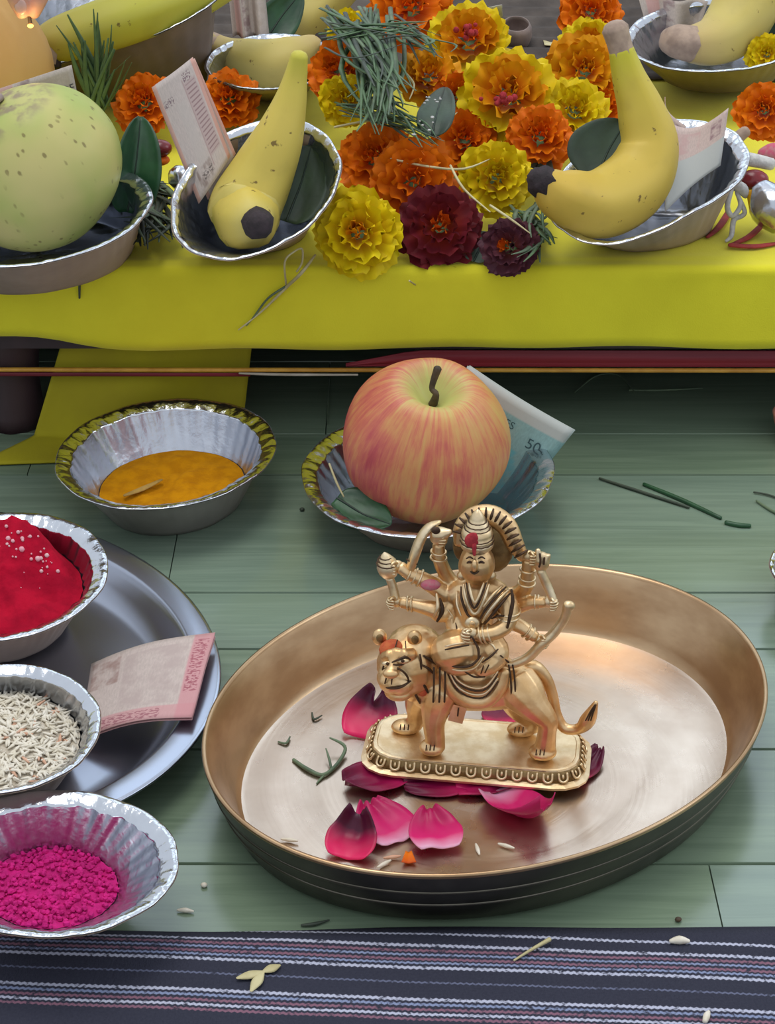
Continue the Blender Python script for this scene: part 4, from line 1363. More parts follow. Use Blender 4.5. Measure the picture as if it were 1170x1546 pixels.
# ------------------------------------------------------------------ apple
AC = hit(642, 668, (0, aty(645, 730, .0).y if False else atz(646, 776, .004).y + .004, 0), Vector((0, 1, 0)))
ar_ = 127 * pxm(AC)
app = thing('apple', 'red and yellow apple in the foil bowl behind the brass plate', 'apple', AC - Vector((0, 0, ar_ * .9)))
AM = Matrix.Rotation(R(7), 3, 'Y') @ Matrix.Rotation(R(16), 3, 'X')
prof = []
for k in range(33):
    a = math.pi * k / 32
    r = math.sin(a) ** .86
    z = math.cos(a) * .93
    r *= 1.0 - .07 * max(0.0, -math.cos(a)) ** 1.5
    d = math.exp(-(r / .26) ** 2)
    if k < 16:
        z = z - .34 * d + .06 * math.exp(-((r - .5) / .25) ** 2) * math.cos(a)
    else:
        z = z + .20 * math.exp(-(r / .22) ** 2)
    prof.append((max(r, .004) * ar_, z * ar_))
me = MB().add(*lathe((0, 0, 0), prof, 64, None, lambda th, r, z: Vector((r * math.cos(th) * (1 + .018 * math.cos(5 * th)), r * math.sin(th) * (1 + .018 * math.cos(5 * th)), z)))).mesh('skin', M['apple'])
sk = link('skin', me, app)
sk.location = AC - Vector(app['at'])
sk.rotation_euler = AM.to_euler()
st0 = AC + AM @ Vector((0, 0, ar_ * .56))
part('stem', MB().add(*tube([st0, st0 + AM @ Vector((.001, -.001, .010)), aty(652, 585, st0.y - .002), aty(661, 556, st0.y - .001)], [.0026, .0017, .0015, .0021], 8, 5)), M['stem'], app)


def sheet(name, label, cat, corners, mat, nu=16, nv=12, bend=None, solid=.0003, group=None, parent=None, plabel=None):
    """quad sheet through four corners (tl, tr, br, bl), bend(u,v)->Vector offset"""
    a, b, c, d = [Vector(p) for p in corners]

    def fn(u, v):
        top, bot = a.lerp(b, u), d.lerp(c, u)
        p = bot.lerp(top, v)
        return p + (bend(u, v) if bend else Vector())
    g_ = MB().add(*grid(fn, nu, nv))
    if parent is not None:
        return part(name, g_, M[mat], parent, solid=solid, label=plabel), fn
    org = min((a, b, c, d), key=lambda p: p.z)
    return solo(name, g_, M[mat], label, cat, org, group, solid=solid), fn


def print_text(parent, fn, text, u, v, du, size, mat, flip=1, name='lettering', push=-.0005, mirror=False):
    """real lettering lying on a sheet"""
    p0, p1, p2 = fn(u, v), fn(u + du, v), fn(u, v + .05)
    ex = (p1 - p0).normalized() * flip
    ey = (p2 - p0)
    ey = (ey - ex * ey.dot(ex)).normalized() * flip
    ez = ex.cross(ey)
    tc = CAMP - p0
    if mirror:
        ex, ez = -ex, -ez
    if ez.dot(tc) < 0:
        ez = -ez
    cu = bpy.data.curves.new(name, 'FONT')
    cu.body = text
    cu.size = size
    cu.align_x = 'CENTER'
    cu.align_y = 'CENTER'
    tmp = bpy.data.objects.new('tmp', cu)
    COL.objects.link(tmp)
    dg = bpy.context.evaluated_depsgraph_get()
    me0 = tmp.evaluated_get(dg).to_mesh()
    m_ = MB()
    vv = [p0 + ex * q.co.x + ey * q.co.y + ez * abs(push) for q in me0.vertices]
    m_.add(vv, [tuple(q.vertices) for q in me0.polygons])
    tmp.evaluated_get(dg).to_mesh_clear()
    bpy.data.objects.remove(tmp)
    bpy.data.curves.remove(cu)
    o = part(name, m_, M[mat], parent, smooth=False)
    return o


# teal note behind the apple
Yn = AC.y + .024
nt = thing('banknote', 'folded teal banknote leaning behind the apple', 'banknote', aty(762, 768, Yn + .0))
cs = [aty(706, 552, Yn + .020), aty(866, 650, Yn - .006), aty(772, 768, Yn - .004), aty(640, 700, Yn + .022)]
o, fnt = sheet('front_fold', None, None, cs, 'note_teal', 16, 12, lambda u, v: Vector((0, -.003 * math.sin(u * math.pi) * 1, 0)), parent=nt)
cs2 = [c + Vector((.0012, .003, -.0012)) for c in cs]
sheet('back_fold', None, None, cs2, 'note_teal', 16, 12, lambda u, v: Vector((0, -.003 * math.sin(u * math.pi), 0)), parent=nt)
print_text(nt, fnt, '50', .80, .68, .05, .0085, 'ink_teal', name='numeral', push=.0012)
print_text(nt, fnt, 'RUPEES', .42, .76, .05, .0060, 'ink_teal', name='lettering', push=.0016)
# leaf in the apple bowl
def leaf(name, label, pts, width, mat, at=None, cup=.2, group=None, cat='leaf', twist=0.0, up=Vector((0, 0, 1)), fold=0.0):
    """leaf along a 3-point spine"""
    S = catmull([tuple(p) for p in pts], 6)
    C_ = [Vector(s) for s in S]
    m_ = len(C_) - 1
    root = thing(name, label, cat, at or C_[0], group)

    def fn(u, v):
        x = v * m_
        i = min(int(x), m_ - 1)
        p = C_[i].lerp(C_[i + 1], x - i)
        t = (C_[min(i + 1, m_)] - C_[i]).normalized()
        s = t.cross(up)
        s = s.normalized() if s.length > 1e-6 else Vector((1, 0, 0))
        nrm = s.cross(t)
        uu = 2 * u - 1
        wd = width * (math.sin(math.pi * min(1, (v * .93 + .05)) ** .8) ** .8) * .5
        ang = twist * v + fold * (1 if uu > 0 else -1) * abs(uu)
        return p + s * (uu * wd * math.cos(fold * abs(uu))) + nrm * (cup * wd * uu * uu + abs(uu) * wd * math.sin(fold)) + nrm * .03 * wd * math.sin(uu * 8 + v * 9)
    part('blade', MB().add(*grid(fn, 10, 14)), M[mat], root, solid=.0004)
    part('midrib', MB().add(*tube([fn(.5, v) + up * .0003 for v in (0.02, .25, .5, .75, .97)], [.0007, .0006, .0005, .0004, .0002], 6, 3)), M['midrib'], root)
    return root
leaf('leaf', 'pointed dark green leaf tucked beneath the apple at left', [atz(508, 752, .026), atz(548, 776, .021), atz(590, 792, .0195)], .026, 'leaf', cup=.15, up=Vector((0, -.4, .9)).normalized())
strand('straw', 'thin pale straw in the apple bowl beside the apple', 'straw', [aty(497, 700, AC.y - .02), aty(508, 728, AC.y - .024), aty(519, 750, AC.y - .028)], [.0005, .0006, .0004], 'straw')

# ------------------------------------------------------------------ note on the steel plate
z0 = .0225
cs = [atz(138, 1004, .010), atz(325, 953, .026), atz(290, 1082, .023), atz(118, 1118, .006)]
nn_ = thing('banknote', 'pinkish folded ten rupee note lying on the steel plate rim', 'banknote', atz(230, 1040, .015))
o, fnp = sheet('front_fold', None, None, cs, 'note_pink', 24, 16, lambda u, v: Vector((0, 0, .003 * math.sin(u * 3.1) + .0008 * math.sin(v * 7 + u * 4))), parent=nn_)
sheet('back_fold', None, None, [c - Vector((0, 0, .0012)) for c in cs], 'note_pink', 24, 16, lambda u, v: Vector((0, 0, .003 * math.sin(u * 3.1) + .0008 * math.sin(v * 7 + u * 4) - .001 * v)), parent=nn_)

# ------------------------------------------------------------------ altar: bowls and fruit
tg1, ing1, bcg1 = bowl('foil_bowl', 'silver foil bowl with a brown outside under the big green fruit', (48, 322, 182, 80, .30), ZA + .040, 4, 0, (62, 392), ZA + .0012, .78, .11, 40, 31, 'board')
GC = hit(52, 255, (0, bcg1.y + .008, 0), Vector((0, 1, 0)))
gr_ = 132 * pxm(GC)
gv = thing('green_fruit', 'large pale green speckled fruit filling the foil bowl at the far left', 'fruit', GC - Vector((0, 0, gr_ * .85)))
me = MB().add(*ball((0, 0, 0), 1.0, 56, 36)).mesh('skin', M['guava'])
for v in me.vertices:
    q = v.co.copy()
    k = 1 + .03 * noise.noise(q * 1.6 + Vector((3, 1, 7)))
    zt = q.z
    lo_ = 1 - .10 * min(0.0, zt) ** 2
    v.co = Vector((q.x * gr_ * 1.04 * lo_, q.y * gr_ * .94 * lo_, zt * gr_ * (.96 if zt > 0 else .93))) * k
    if zt > .75:
        v.co.z -= gr_ * .09 * ((zt - .75) / .25) ** 2
sk = link('skin', me, gv)
sk.location = GC - Vector(gv['at'])
sk.rotation_euler = (R(8), R(-26), 0)
xs_ = GC + Vector((-gr_ * .42, -gr_ * .1, gr_ * .86))
part('stalk_scar', MB().add(*ball(xs_, (.008, .008, .003), 12, 8)), M['clay_grey'], gv)
leaf('leaf', 'folded deep green leaf tucked between the green fruit and its bowl', [aty(192, 320, GC.y + .012), aty(205, 250, GC.y + .016), aty(212, 176, GC.y + .03)], .030, 'leaf', cup=.2, up=Vector((.25, -1, .2)).normalized(), fold=.5)
# note behind the green fruit
Yg = GC.y + .052
ng = thing('banknote', 'pale banknote corner with printed words standing behind the green fruit', 'banknote', aty(80, 190, Yg))
o, fng = sheet('front_fold', None, None, [aty(-20, 140, Yg), aty(108, 98, Yg), aty(124, 180, Yg), aty(-10, 220, Yg)], 'note_back', 16, 10, parent=ng)
M['note_back']
print_text(ng, fng, 'BANK OF', .735, .60, .05, .0062, 'ink', name='lettering')

# bananas
def banana(label, pts, mat, tip=True, stub=True, group='bananas on the altar', stub_r=.8, tip_col='banana_tip', at=None, tip_r=.55):
    """pts: (px, py, Y, radius px), from the stem end to the tip"""
    P3 = [aty(p[0], p[1], p[2]) for p in pts]
    rr = [p[3] * pxm(q) for p, q in zip(pts, P3)]
    low = min(range(len(P3)), key=lambda i: P3[i].z - rr[i])
    bt = thing('banana', label, 'banana', at or (P3[low] - Vector((0, 0, rr[low]))), group)
    part('peel', MB().add(*tube(P3, rr, 20, 8, lobes=(5, .045))), M[mat], bt)
    if stub:
        d = (P3[0] - P3[1]).normalized()
        q = P3[0]
        part('stem', MB().add(*tube([q - d * rr[0] * .6, q + d * rr[0] * .6, q + d * rr[0] * 1.8], [rr[0] * 1.03, rr[0] * .98, rr[0] * 1.08], 12, 4, lobes=(5, .06))), M['banana_stub'], bt)
    if tip:
        d = (P3[-1] - P3[-2]).normalized()
        q = P3[-1]
        part('tip', MB().add(*tube([q + d * rr[-1] * .1, q + d * rr[-1] * .75, q + d * rr[-1] * .95], [rr[-1] * tip_r * 1.1, rr[-1] * tip_r, rr[-1] * tip_r * .7], 12, 3, lobes=(6, .12))), M[tip_col], bt)
    return bt


# left banana bowl
tl, inl, bcl = bowl('foil_bowl', 'crumpled silver foil bowl holding the upright banana on the left', (385, 284, 128, 106, .33), ZA + .046, 22, -6, (388, 356), ZA + .0012, .60, .08, 34, 41, 'board', crumple=.02)
Yb = bcl.y
banana('yellow banana with a black blossom end facing forward in the left foil bowl', [(452, 84, Yb - .014, 13), (446, 118, Yb - .014, 18), (437, 158, Yb - .016, 26), (420, 210, Yb - .019, 38), (396, 262, Yb - .021, 48), (374, 306, Yb - .026, 55), (370, 324, Yb - .034, 54)], 'banana', tip=False, stub=False)
ban = bpy.data.objects['banana']
tipc = aty(392, 338, Yb - .056)
# rounded blossom end that closes on the black tip
part('blossom_end', MB().add(*tube([aty(371, 326, Yb - .032), aty(376, 331, Yb - .045), aty(386, 336, Yb - .054)], [53 * pxm(tipc), 46 * pxm(tipc), 30 * pxm(tipc)], 20, 6, lobes=(5, .04))), M['banana'], ban)
part('tip', MB().add(*tube([aty(389, 337, Yb - .060), aty(393, 339, Yb - .0665)], [25 * pxm(tipc), 19 * pxm(tipc)], 14, 3, lobes=(5, .05))), M['banana_tip'], ban)
# note in the left bowl
Yq = Yb + .004
nl = thing('banknote', 'pale folded ten rupee note standing upright beside the banana on the left', 'banknote', aty(325, 305, Yq - .015))
o, fnl = sheet('front_fold', None, None, [aty(229, 132, Yq - .022), aty(291, 86, Yq - .018), aty(348, 236, Yq - .022), aty(300, 308, Yq - .030)], 'note_panel', 14, 20, lambda u, v: Vector((0, -.002 * math.sin(u * 3.1), 0)), parent=nl)
sheet('back_fold', None, None, [aty(234, 128, Yq - .019), aty(294, 88, Yq - .015), aty(356, 232, Yq - .019), aty(314, 302, Yq - .026)], 'note_panel', 14, 20, parent=nl)
leaf('leaf', 'dark leaf lying inside the left foil bowl beside the banana', [aty(432, 335, Yb - .030), aty(455, 275, Yb - .016), aty(470, 220, Yb - .006)], .034, 'leaf_dark', cup=.3, up=Vector((0, -.7, .7)).normalized())

# right banana bowl
tr, inr, bcr = bowl('foil_bowl', 'torn silver foil bowl with a brown outside holding the upright banana on the right', (978, 272, 152, 88, .42), ZA + .042, 16, -5, (985, 352), ZA + .0012, .60, .12, 36, 51, 'board', crumple=.02, dents=[(-128, 34, 8, 8), (-62, 20, 0, -8), (90, 40, -4, -10)])
Yr = bcr.y
banana('tall yellow banana curving upright with its tip to the left in the right bowl', [(938, 76, Yr - .004, 19), (950, 118, Yr - .006, 26), (968, 168, Yr - .009, 36), (978, 222, Yr - .013, 47), (956, 276, Yr - .024, 54), (900, 308, Yr - .042, 52), (850, 296, Yr - .054, 41), (824, 278, Yr - .058, 26)], 'banana_green', tip_r=.8)
leaf('leaf', 'round dark green leaf standing inside the right foil bowl', [aty(900, 272, Yr - .026), aty(918, 228, Yr - .016), aty(945, 184, Yr - .008)], .042, 'leaf_dark', cup=.3, up=Vector((-.2, -.9, .3)).normalized())
nr_ = thing('banknote', 'rose edged folded banknote standing in the right foil bowl beside the banana', 'banknote', aty(1030, 310, Yr + .005))
sheet('front_fold', None, None, [aty(1004, 182, Yr + .002), aty(1100, 162, Yr + .006), aty(1088, 250, Yr - .004), aty(1004, 320, Yr - .024)], 'note_rose', 14, 14, lambda u, v: Vector((0, .004 * math.sin(u * 3.1), -.009 * math.sin(u * 3.1) * v)), parent=nr_)
sheet('back_fold', None, None, [aty(1004, 146, Yr + .008), aty(1036, 190, Yr + .008), aty(1030, 250, Yr + .004), aty(1004, 260, Yr + .002)], 'note_rose', 10, 10, lambda u, v: Vector((-.004 * v * math.sin(u * 3.1), 0, 0)), parent=nr_)
stub = strand('straw', 'short woody stub sticking out of the right bowl toward the right', 'straw', [aty(1075, 240, Yr + .03), aty(1105, 215, Yr + .034), aty(1126, 198, Yr + .036)], [.0030, .0042, .0036], 'banana_stub')

# bowl at the upper right
tu, inu, bcu = bowl('foil_bowl', 'foil bowl with bananas at the upper right corner, brown outside', (1085, 52, 142, 56, .12), ZA + .042, 3, -3, (1085, 112), ZA + .0075, .62, .10, 36, 61, 'board_dark')
Yu = bcu.y
banana('thick yellow banana leaning out of the upper right bowl', [(1185, -80, Yu + .02, 40), (1140, -20, Yu + .012, 50), (1108, 36, Yu - .004, 48), (1078, 62, Yu - .02, 38), (1042, 68, Yu - .03, 27)], 'banana_pale', stub=False, tip=False)
ba = bpy.data.objects['banana.002']
part('stem', MB().add(*tube([aty(1044, 67, Yu - .030), aty(1018, 62, Yu - .033), aty(1010, 60, Yu - .034)], [.0118, .0108, .0095], 14, 3, lobes=(5, .06))), M['banana_stub'], ba)
nb = thing('banknote', 'folded pinkish note standing at the back of the upper right bowl', 'banknote', aty(1000, 70, Yu + .03))
sheet('front_fold', None, None, [aty(962, -10, Yu + .036), aty(1070, 4, Yu + .04), aty(1052, 62, Yu + .03), aty(985, 72, Yu + .02)], 'note_back', 14, 12, lambda u, v: Vector((0, .008 * math.sin(u * 9), 0)), parent=nb)
leaf('leaf', 'green leaf behind the banana at the right edge of the picture', [aty(1135, 92, Yu + .0), aty(1152, 50, Yu + .02), aty(1172, 0, Yu + .03)], .026, 'leaf', cup=.3, up=Vector((.3, -.9, .3)).normalized())

# banana bowl at the upper left
tq, inq, bcq = bowl('foil_bowl', 'brown sided foil bowl under the long banana at the upper left', (130, 30, 205, 76, .68), ZA + .060, 10, -14, (190, 128), ZA + .0075, .60, .06, 36, 71, 'board_dark')
Yc = bcq.y - .012
banana('long green-yellow banana lying across the top left corner', [(62, 66, Yc - .085, 24), (88, 60, Yc - .083, 33), (130, 48, Yc - .078, 38), (200, 24, Yc - .062, 40), (280, -6, Yc - .03, 40), (360, -50, Yc + .0, 34)], 'banana_long', tip=False, stub=False)
bq = bpy.data.objects['banana.003']
part('stem', MB().add(*tube([aty(64, 66, Yc - .086), aty(62, 82, Yc - .090), aty(62, 96, Yc - .092)], [.0115, .0108, .0098], 14, 3, lobes=(5, .08))), M['banana_stub'], bq, label='cut grey brown stem end')
part('tip', MB().add(*tube([aty(64, 92, Yc - .086), aty(63, 104, Yc - .088), aty(65, 112, Yc - .089)], [.0128, .0118, .0075], 12, 3, lobes=(7, .16))), M['banana_tip'], bq, label='blackened end of the stem')

# second banana bowl at the upper middle left
tm, inm, bcm = bowl('foil_bowl', 'low foil bowl under the pale bananas at the top, left of the grass', (410, 92, 100, 42, .10), ZA + .036, 0, 0, (412, 128), ZA + .003, .62, .08, 34, 81, 'board_dark')
Ym = bcm.y
banana('pale ripe banana with a broad cut stem lying left of the orange marigold', [(316, 66, Ym + .0, 19), (340, 76, Ym - .004, 20), (370, 88, Ym - .010, 30), (408, 98, Ym - .016, 38), (445, 88, Ym - .014, 34), (468, 74, Ym - .008, 22), (480, 68, Ym - .004, 15)], 'banana_pale', tip_r=1.0)
banana('pale banana leaning up behind at the top edge, left of the grass', [(425, 62, Ym + .06, 28), (452, 38, Ym + .066, 31), (490, 8, Ym + .072, 29), (530, -30, Ym + .076, 24)], 'banana_pale', stub=False, tip=False)
leaf('leaf', 'dark green leaf standing behind the pale banana at the top', [aty(402, 60, Ym + .03), aty(425, 25, Ym + .04), aty(455, -12, Ym + .05)], .028, 'leaf', cup=.3, up=Vector((0, -1, .2)).normalized())
nm = thing('banknote', 'folded pinkish note standing at the top edge behind the pale banana', 'banknote', aty(375, 60, Ym + .02))
sheet('front_fold', None, None, [aty(344, -20, Ym + .026), aty(398, -20, Ym + .03), aty(406, 60, Ym + .016), aty(352, 56, Ym + .016)], 'note_back', 14, 10, lambda u, v: Vector((0, .006 * math.sin(u * 14), 0)), parent=nm)

# ------------------------------------------------------------------ marigolds
pet_mesh = {}


def petal_mesh(mat, var):
    key = (mat, var)
    if key in pet_mesh:
        return pet_mesh[key]
    rn = random.Random(var * 7 + 1)
    a, b = rn.uniform(-.1, .1), rn.random() * 6

    def fn(u, v):
        uu = 2 * u - 1
        wd = (.22 + .78 * min(1, v * 1.35) ** .8) * (1 - .25 * max(0, v - .75) * 4 * abs(uu))
        x = v * (1 - .10 * uu * uu) + .05 * math.sin(uu * 8 + b) * v * v
        z = .16 * math.sin(uu * 5 + b) * v * v + .18 * v * v * (1 + a * 4) - .06 * uu * uu * v
        return Vector((x, uu * wd * .56, z))
    me = MB().add(*grid(fn, 6, 5)).mesh('petal', M[mat])
    pet_mesh[key] = me
    return me


def marigold(label, px, py, r_px, mats, lift=.018, face=(0, -.75, .66), seed=0, squash=1.0, layers=5, Y=None):
    rn = random.Random(seed * 31 + 7)
    c = aty(px, py, Y) if Y else atz(px, py, ZA + lift)
    r = r_px * 1.1 * pxm(c)
    d = Vector(face).normalized()
    q = d.to_track_quat('Z', 'Y') @ Quaternion((0, 0, 1), rn.random() * 6.28)
    c = c - d * r * .25
    rt = thing('marigold', label, 'flower', c, 'marigold flowers on the altar')
    del rt['at']
    rt.rotation_mode = 'QUATERNION'
    rt.rotation_quaternion = q
    th_ = [R(98), R(80), R(60), R(40), R(20)]
    ln = [.66, .62, .54, .46, .36]
    rb_ = [.34, .30, .24, .15, .06]
    zb_ = [.0, .10, .20, .28, .33]
    nn_l = [12, 12, 10, 8, 6]
    for j in range(layers):
        mat = mats[min(j * len(mats) // layers, len(mats) - 1)]
        for k in range(nn_l[j]):
            ph = 6.2832 * (k + .5 * (j % 2) + rn.uniform(-.25, .25)) / nn_l[j]
            th = th_[j] + rn.uniform(-.2, .2)
            dx = Vector((math.sin(th) * math.cos(ph), math.sin(th) * math.sin(ph), math.cos(th)))
            dy = Vector((-math.sin(ph), math.cos(ph), 0))
            dz = dx.cross(dy)
            s = r * ln[j] * rn.uniform(.88, 1.12)
            p = Vector((math.cos(ph) * rb_[j] * r, math.sin(ph) * rb_[j] * r, zb_[j] * r))
            o = bpy.data.objects.new('petal', petal_mesh(mat, rn.randrange(4)))
            COL.objects.link(o)
            o.parent = rt
            o.rotation_mode = 'QUATERNION'
            o.rotation_quaternion = Matrix((dx, dy, dz)).transposed().to_quaternion()
            o.location = p
            o.scale = (s, s * (1.0 if j < 3 else .9), s * squash)
    m_ = MB().add(*lathe((0, 0, 0), [(.05 * r, -.55 * r), (.2 * r, -.5 * r), (.33 * r, -.2 * r), (.30 * r, -.08 * r), (.2 * r, -.05 * r), (.01 * r, -.04 * r)], 12))
    link('calyx', m_.mesh('calyx', M['calyx']), rt)
    return rt


Yw, Or, Am, Ma, Pu, Ru = 'mg_yellow', 'mg_orange', 'mg_amber', 'mg_maroon', 'mg_purple', 'mg_rust'
FL = [
    ('big bright yellow marigold at the front edge of the altar, facing forward', 540, 351, 63, (Yw, Yw, Yw, Yw, Am), .020, (-.1, -.85, .5)),
    ('dark maroon marigold with rust centre beside the front yellow one', 664, 342, 62, (Ma, Ma, Ma, Ma, Ru), .019, (.05, -.8, .6)),
    ('small dusky purple marigold at the front, right of the maroon one', 766, 372, 42, (Pu, Pu, Pu, Pu, Ru), .014, (-.4, -.75, .5)),
    ('orange marigold touching the rim of the left banana bowl', 566, 236, 54, (Or, Or, Or, Or, Or), .026, (-.2, -.7, .7)),
    ('orange marigold with broad petals above the maroon flower', 624, 272, 64, (Or, Or, Or, Or, Or), .030, (.0, -.85, .5)),
    ('clear yellow marigold left of the right banana tip', 750, 266, 52, (Yw, Yw, Yw, Yw, Yw), .030, (.2, -.8, .5)),
    ('deep orange marigold beside the pale banana tip', 510, 104, 46, (Or, Or, Or, Or, Or), .050, (-.3, -.7, .6)),
    ('small yellow marigold left of the grass bunch', 524, 150, 38, (Yw, Yw, Yw, Yw, Yw), .042, (.2, -.8, .5)),
    ('amber marigold with drooping petals in front of the grass', 648, 112, 46, (Am, Am, Am, Am, Am), .050, (0, -.5, .8)),
    ('orange marigold between the amber and the big red-centred flowers', 690, 148, 40, (Or, Or, Or, Or, Or), .040, (.1, -.8, .5)),
    ('yellow marigold with a red powdered centre near the top', 708, 60, 62, (Yw, Yw, Am, Am, Or), .050, (-.05, -.7, .7)),
    ('large yellow and amber marigold in the middle of the pile', 768, 140, 70, (Yw, Yw, Am, Am, Am), .048, (0, -.75, .66)),
    ('orange marigold just above the right banana bowl rim', 816, 204, 50, (Or, Or, Or, Or, Or), .036, (.1, -.7, .7)),
    ('yellow marigold behind the rim of the right banana bowl', 868, 166, 50, (Yw, Yw, Yw, Yw, Yw), .036, (.1, -.7, .7)),
    ('amber marigold left of the tall banana', 884, 106, 56, (Am, Am, Am, Am, Am), .046, (0, -.8, .6)),
    ('yellow marigold below the top orange one, left of the tall banana stem', 890, 66, 42, (Yw, Yw, Yw, Am, Am), .050, (0, -.8, .6)),
    ('orange marigold at the top edge left of the banana stem', 892, 16, 46, (Or, Or, Or, Or, Or), .050, (0, -.8, .6)),
    ('orange marigold at the top edge above the grass', 620, 8, 62, (Or, Or, Or, Or, Or), .060, (0, -.8, .6)),
    ('orange marigold right of the standing note', 346, 146, 44, (Or, Or, Or, Or, Or), .026, (0, -.7, .7)),
    ('orange marigold left of the standing note', 216, 152, 46, (Or, Or, Or, Or, Or), .030, (-.2, -.7, .7)),
    ('orange marigold at the right edge of the picture', 1154, 166, 42, (Or, Or, Or, Or, Or), .034, (-.2, -.8, .5)),
    ('yellow marigold at the right edge below the corner bowl', 1158, 82, 30, (Yw, Yw, Yw, Yw, Yw), .030, (-.2, -.8, .5)),
    ('small yellow marigold half hidden under the grass near the top', 526, 42, 30, (Yw, Yw, Yw, Yw, Yw), .050, (0, -.8, .6)),
    ('orange marigold low behind the clear yellow one', 702, 210, 50, (Or, Or, Or, Or, Or), .024, (0, -.7, .7)),
    ('amber marigold behind the tall banana low on the cloth', 905, 160, 48, (Am, Am, Or, Or, Or), .026, (.1, -.8, .6)),
]
for i, (lab, px, py, r, mats, lift, face) in enumerate(FL):
    marigold(lab, px, py, r, mats, lift, face, i + 1)
# vermilion dabs on two flowers are powder lying on the petals
for px, py, lift in ((702, 44, .062), (755, 150, .060)):
    p = atz(px, py, ZA + lift)
    b_ = MB()
    rn = random.Random(px)
    for k in range(14):
        b_.add(*ball(p + Vector((rn.gauss(0, .004), rn.gauss(0, .003), rn.gauss(0, .002))), .0016 * (.5 + rn.random()), 6, 4))
    solo('powder_dab', b_, M['vermilion'], 'red powder dab on the yellow marigold near the top' if px == 702 else 'small red powder dab on the large amber marigold', 'powder', p, kind='stuff')

# ------------------------------------------------------------------ grass, straw and leaves among the flowers
def blade_tuft(name, label, spots, mats, seed, rad=.0009, cat='grass', lift0=.03, bend=.005, Yp=None):
    rn = random.Random(seed)
    c0 = atz(spots[0][0], spots[0][1], ZA + lift0)
    t = thing(name, label, cat, c0)
    for (x0, y0, x1, y1, n_, spread, lift) in spots:
        for k in range(n_):
            a, b = (x0 + rn.gauss(0, spread), y0 + rn.gauss(0, spread * .6)), (x1 + rn.gauss(0, spread), y1 + rn.gauss(0, spread))
            l0, l1 = lift + rn.uniform(-.004, .004), lift + rn.uniform(-.004, .010)
            mx, my = (a[0] + b[0]) / 2 + rn.gauss(0, spread * .5), (a[1] + b[1]) / 2 + rn.gauss(0, spread * .5)
            bend_ = rn.gauss(0, bend)
            pts = [atz(a[0], a[1], ZA + l0), atz(mx, my, ZA + (l0 + l1) / 2 + .004) + Vector((bend_, 0, 0)), atz(b[0], b[1], ZA + l1)]
            if Yp:
                yj = Yp + rn.uniform(-.006, .006)
                pts = [aty(a[0], a[1], yj), aty(mx, my, yj - .003) + Vector((bend_, 0, 0)), aty(b[0], b[1], yj - .006)]
            r = rad * rn.uniform(.7, 1.5)
            part('blade', MB().add(*tube(pts, [r, r * 1.1, r * .3], 5, 5, flat=(.5, 1.3))), M[rn.choice(mats)], t)
    return t
blade_tuft('grass_bunch', 'loose bunch of grey green grass lying across the flowers at the top middle', [(500, 22, 570, 120, 16, 14, .075), (500, 50, 640, 40, 12, 14, .078), (560, 20, 572, 180, 22, 13, .068), (540, 40, 600, 140, 14, 13, .070), (600, 40, 660, 80, 12, 12, .074), (585, 60, 545, 170, 14, 12, .064), (560, 130, 600, 170, 10, 12, .058), (520, 165, 640, 190, 12, 10, .046), (560, 150, 650, 215, 10, 10, .050)], ['grass', 'grass_grey', 'grass_dark', 'grass'], 5, .0008, bend=.006)
blade_tuft('grass_bunch', 'upright tuft of green grass behind the green fruit', [(140, 170, 160, 60, 10, 9, .040), (150, 160, 120, 70, 6, 8, .040), (148, 165, 150, 20, 3, 8, .042), (150, 165, 100, 30, 2, 8, .045), (150, 170, 190, 90, 4, 8, .035)], ['grass', 'grass'], 9, .0010, bend=.001, Yp=Yc - .105)
blade_tuft('grass_bunch', 'dark tangle of dry grass between the green fruit and left banana bowl', [(190, 300, 260, 350, 14, 14, .012), (240, 290, 210, 360, 12, 14, .012), (255, 330, 190, 345, 12, 12, .009), (225, 280, 260, 300, 10, 14, .016)], ['grass_dark', 'grass_dark', 'grass_grey'], 13, .0008)
blade_tuft('grass_bunch', 'grey green grass at the foot of the banana in the right bowl', [(800, 330, 830, 370, 8, 9, .010), (770, 320, 815, 345, 8, 9, .014), (815, 345, 790, 395, 6, 9, .008), (820, 300, 800, 350, 6, 9, .014)], ['grass_grey', 'grass'], 17, .0009)
for k, (pts, lab) in enumerate([
        ([(590, 240), (650, 252), (700, 255), (740, 240)], 'long pale straw lying over the orange and yellow flowers'),
        ([(680, 250), (700, 285), (740, 320)], 'pale straw dropping from the orange flower to the purple one'),
        ([(505, 192), (560, 182), (620, 178)], 'pale straw across the top of the left foil bowl'),
        ([(635, 212), (665, 190), (690, 170)], 'pale straw leaning on the dark leaf among the flowers'),
        ([(740, 310), (770, 330), (800, 352)], 'pale straw lying on the small purple flower'),
        ([(612, 110), (625, 128), (618, 150)], 'short pale straw left of the amber flower')]):
    strand('straw', lab, 'straw', [atz(x, y, ZA + .058 - .00012 * max(0, y - 100)) for x, y in pts], [.0007] * (len(pts) - 1) + [.0003], 'straw', 'straws among the flowers')
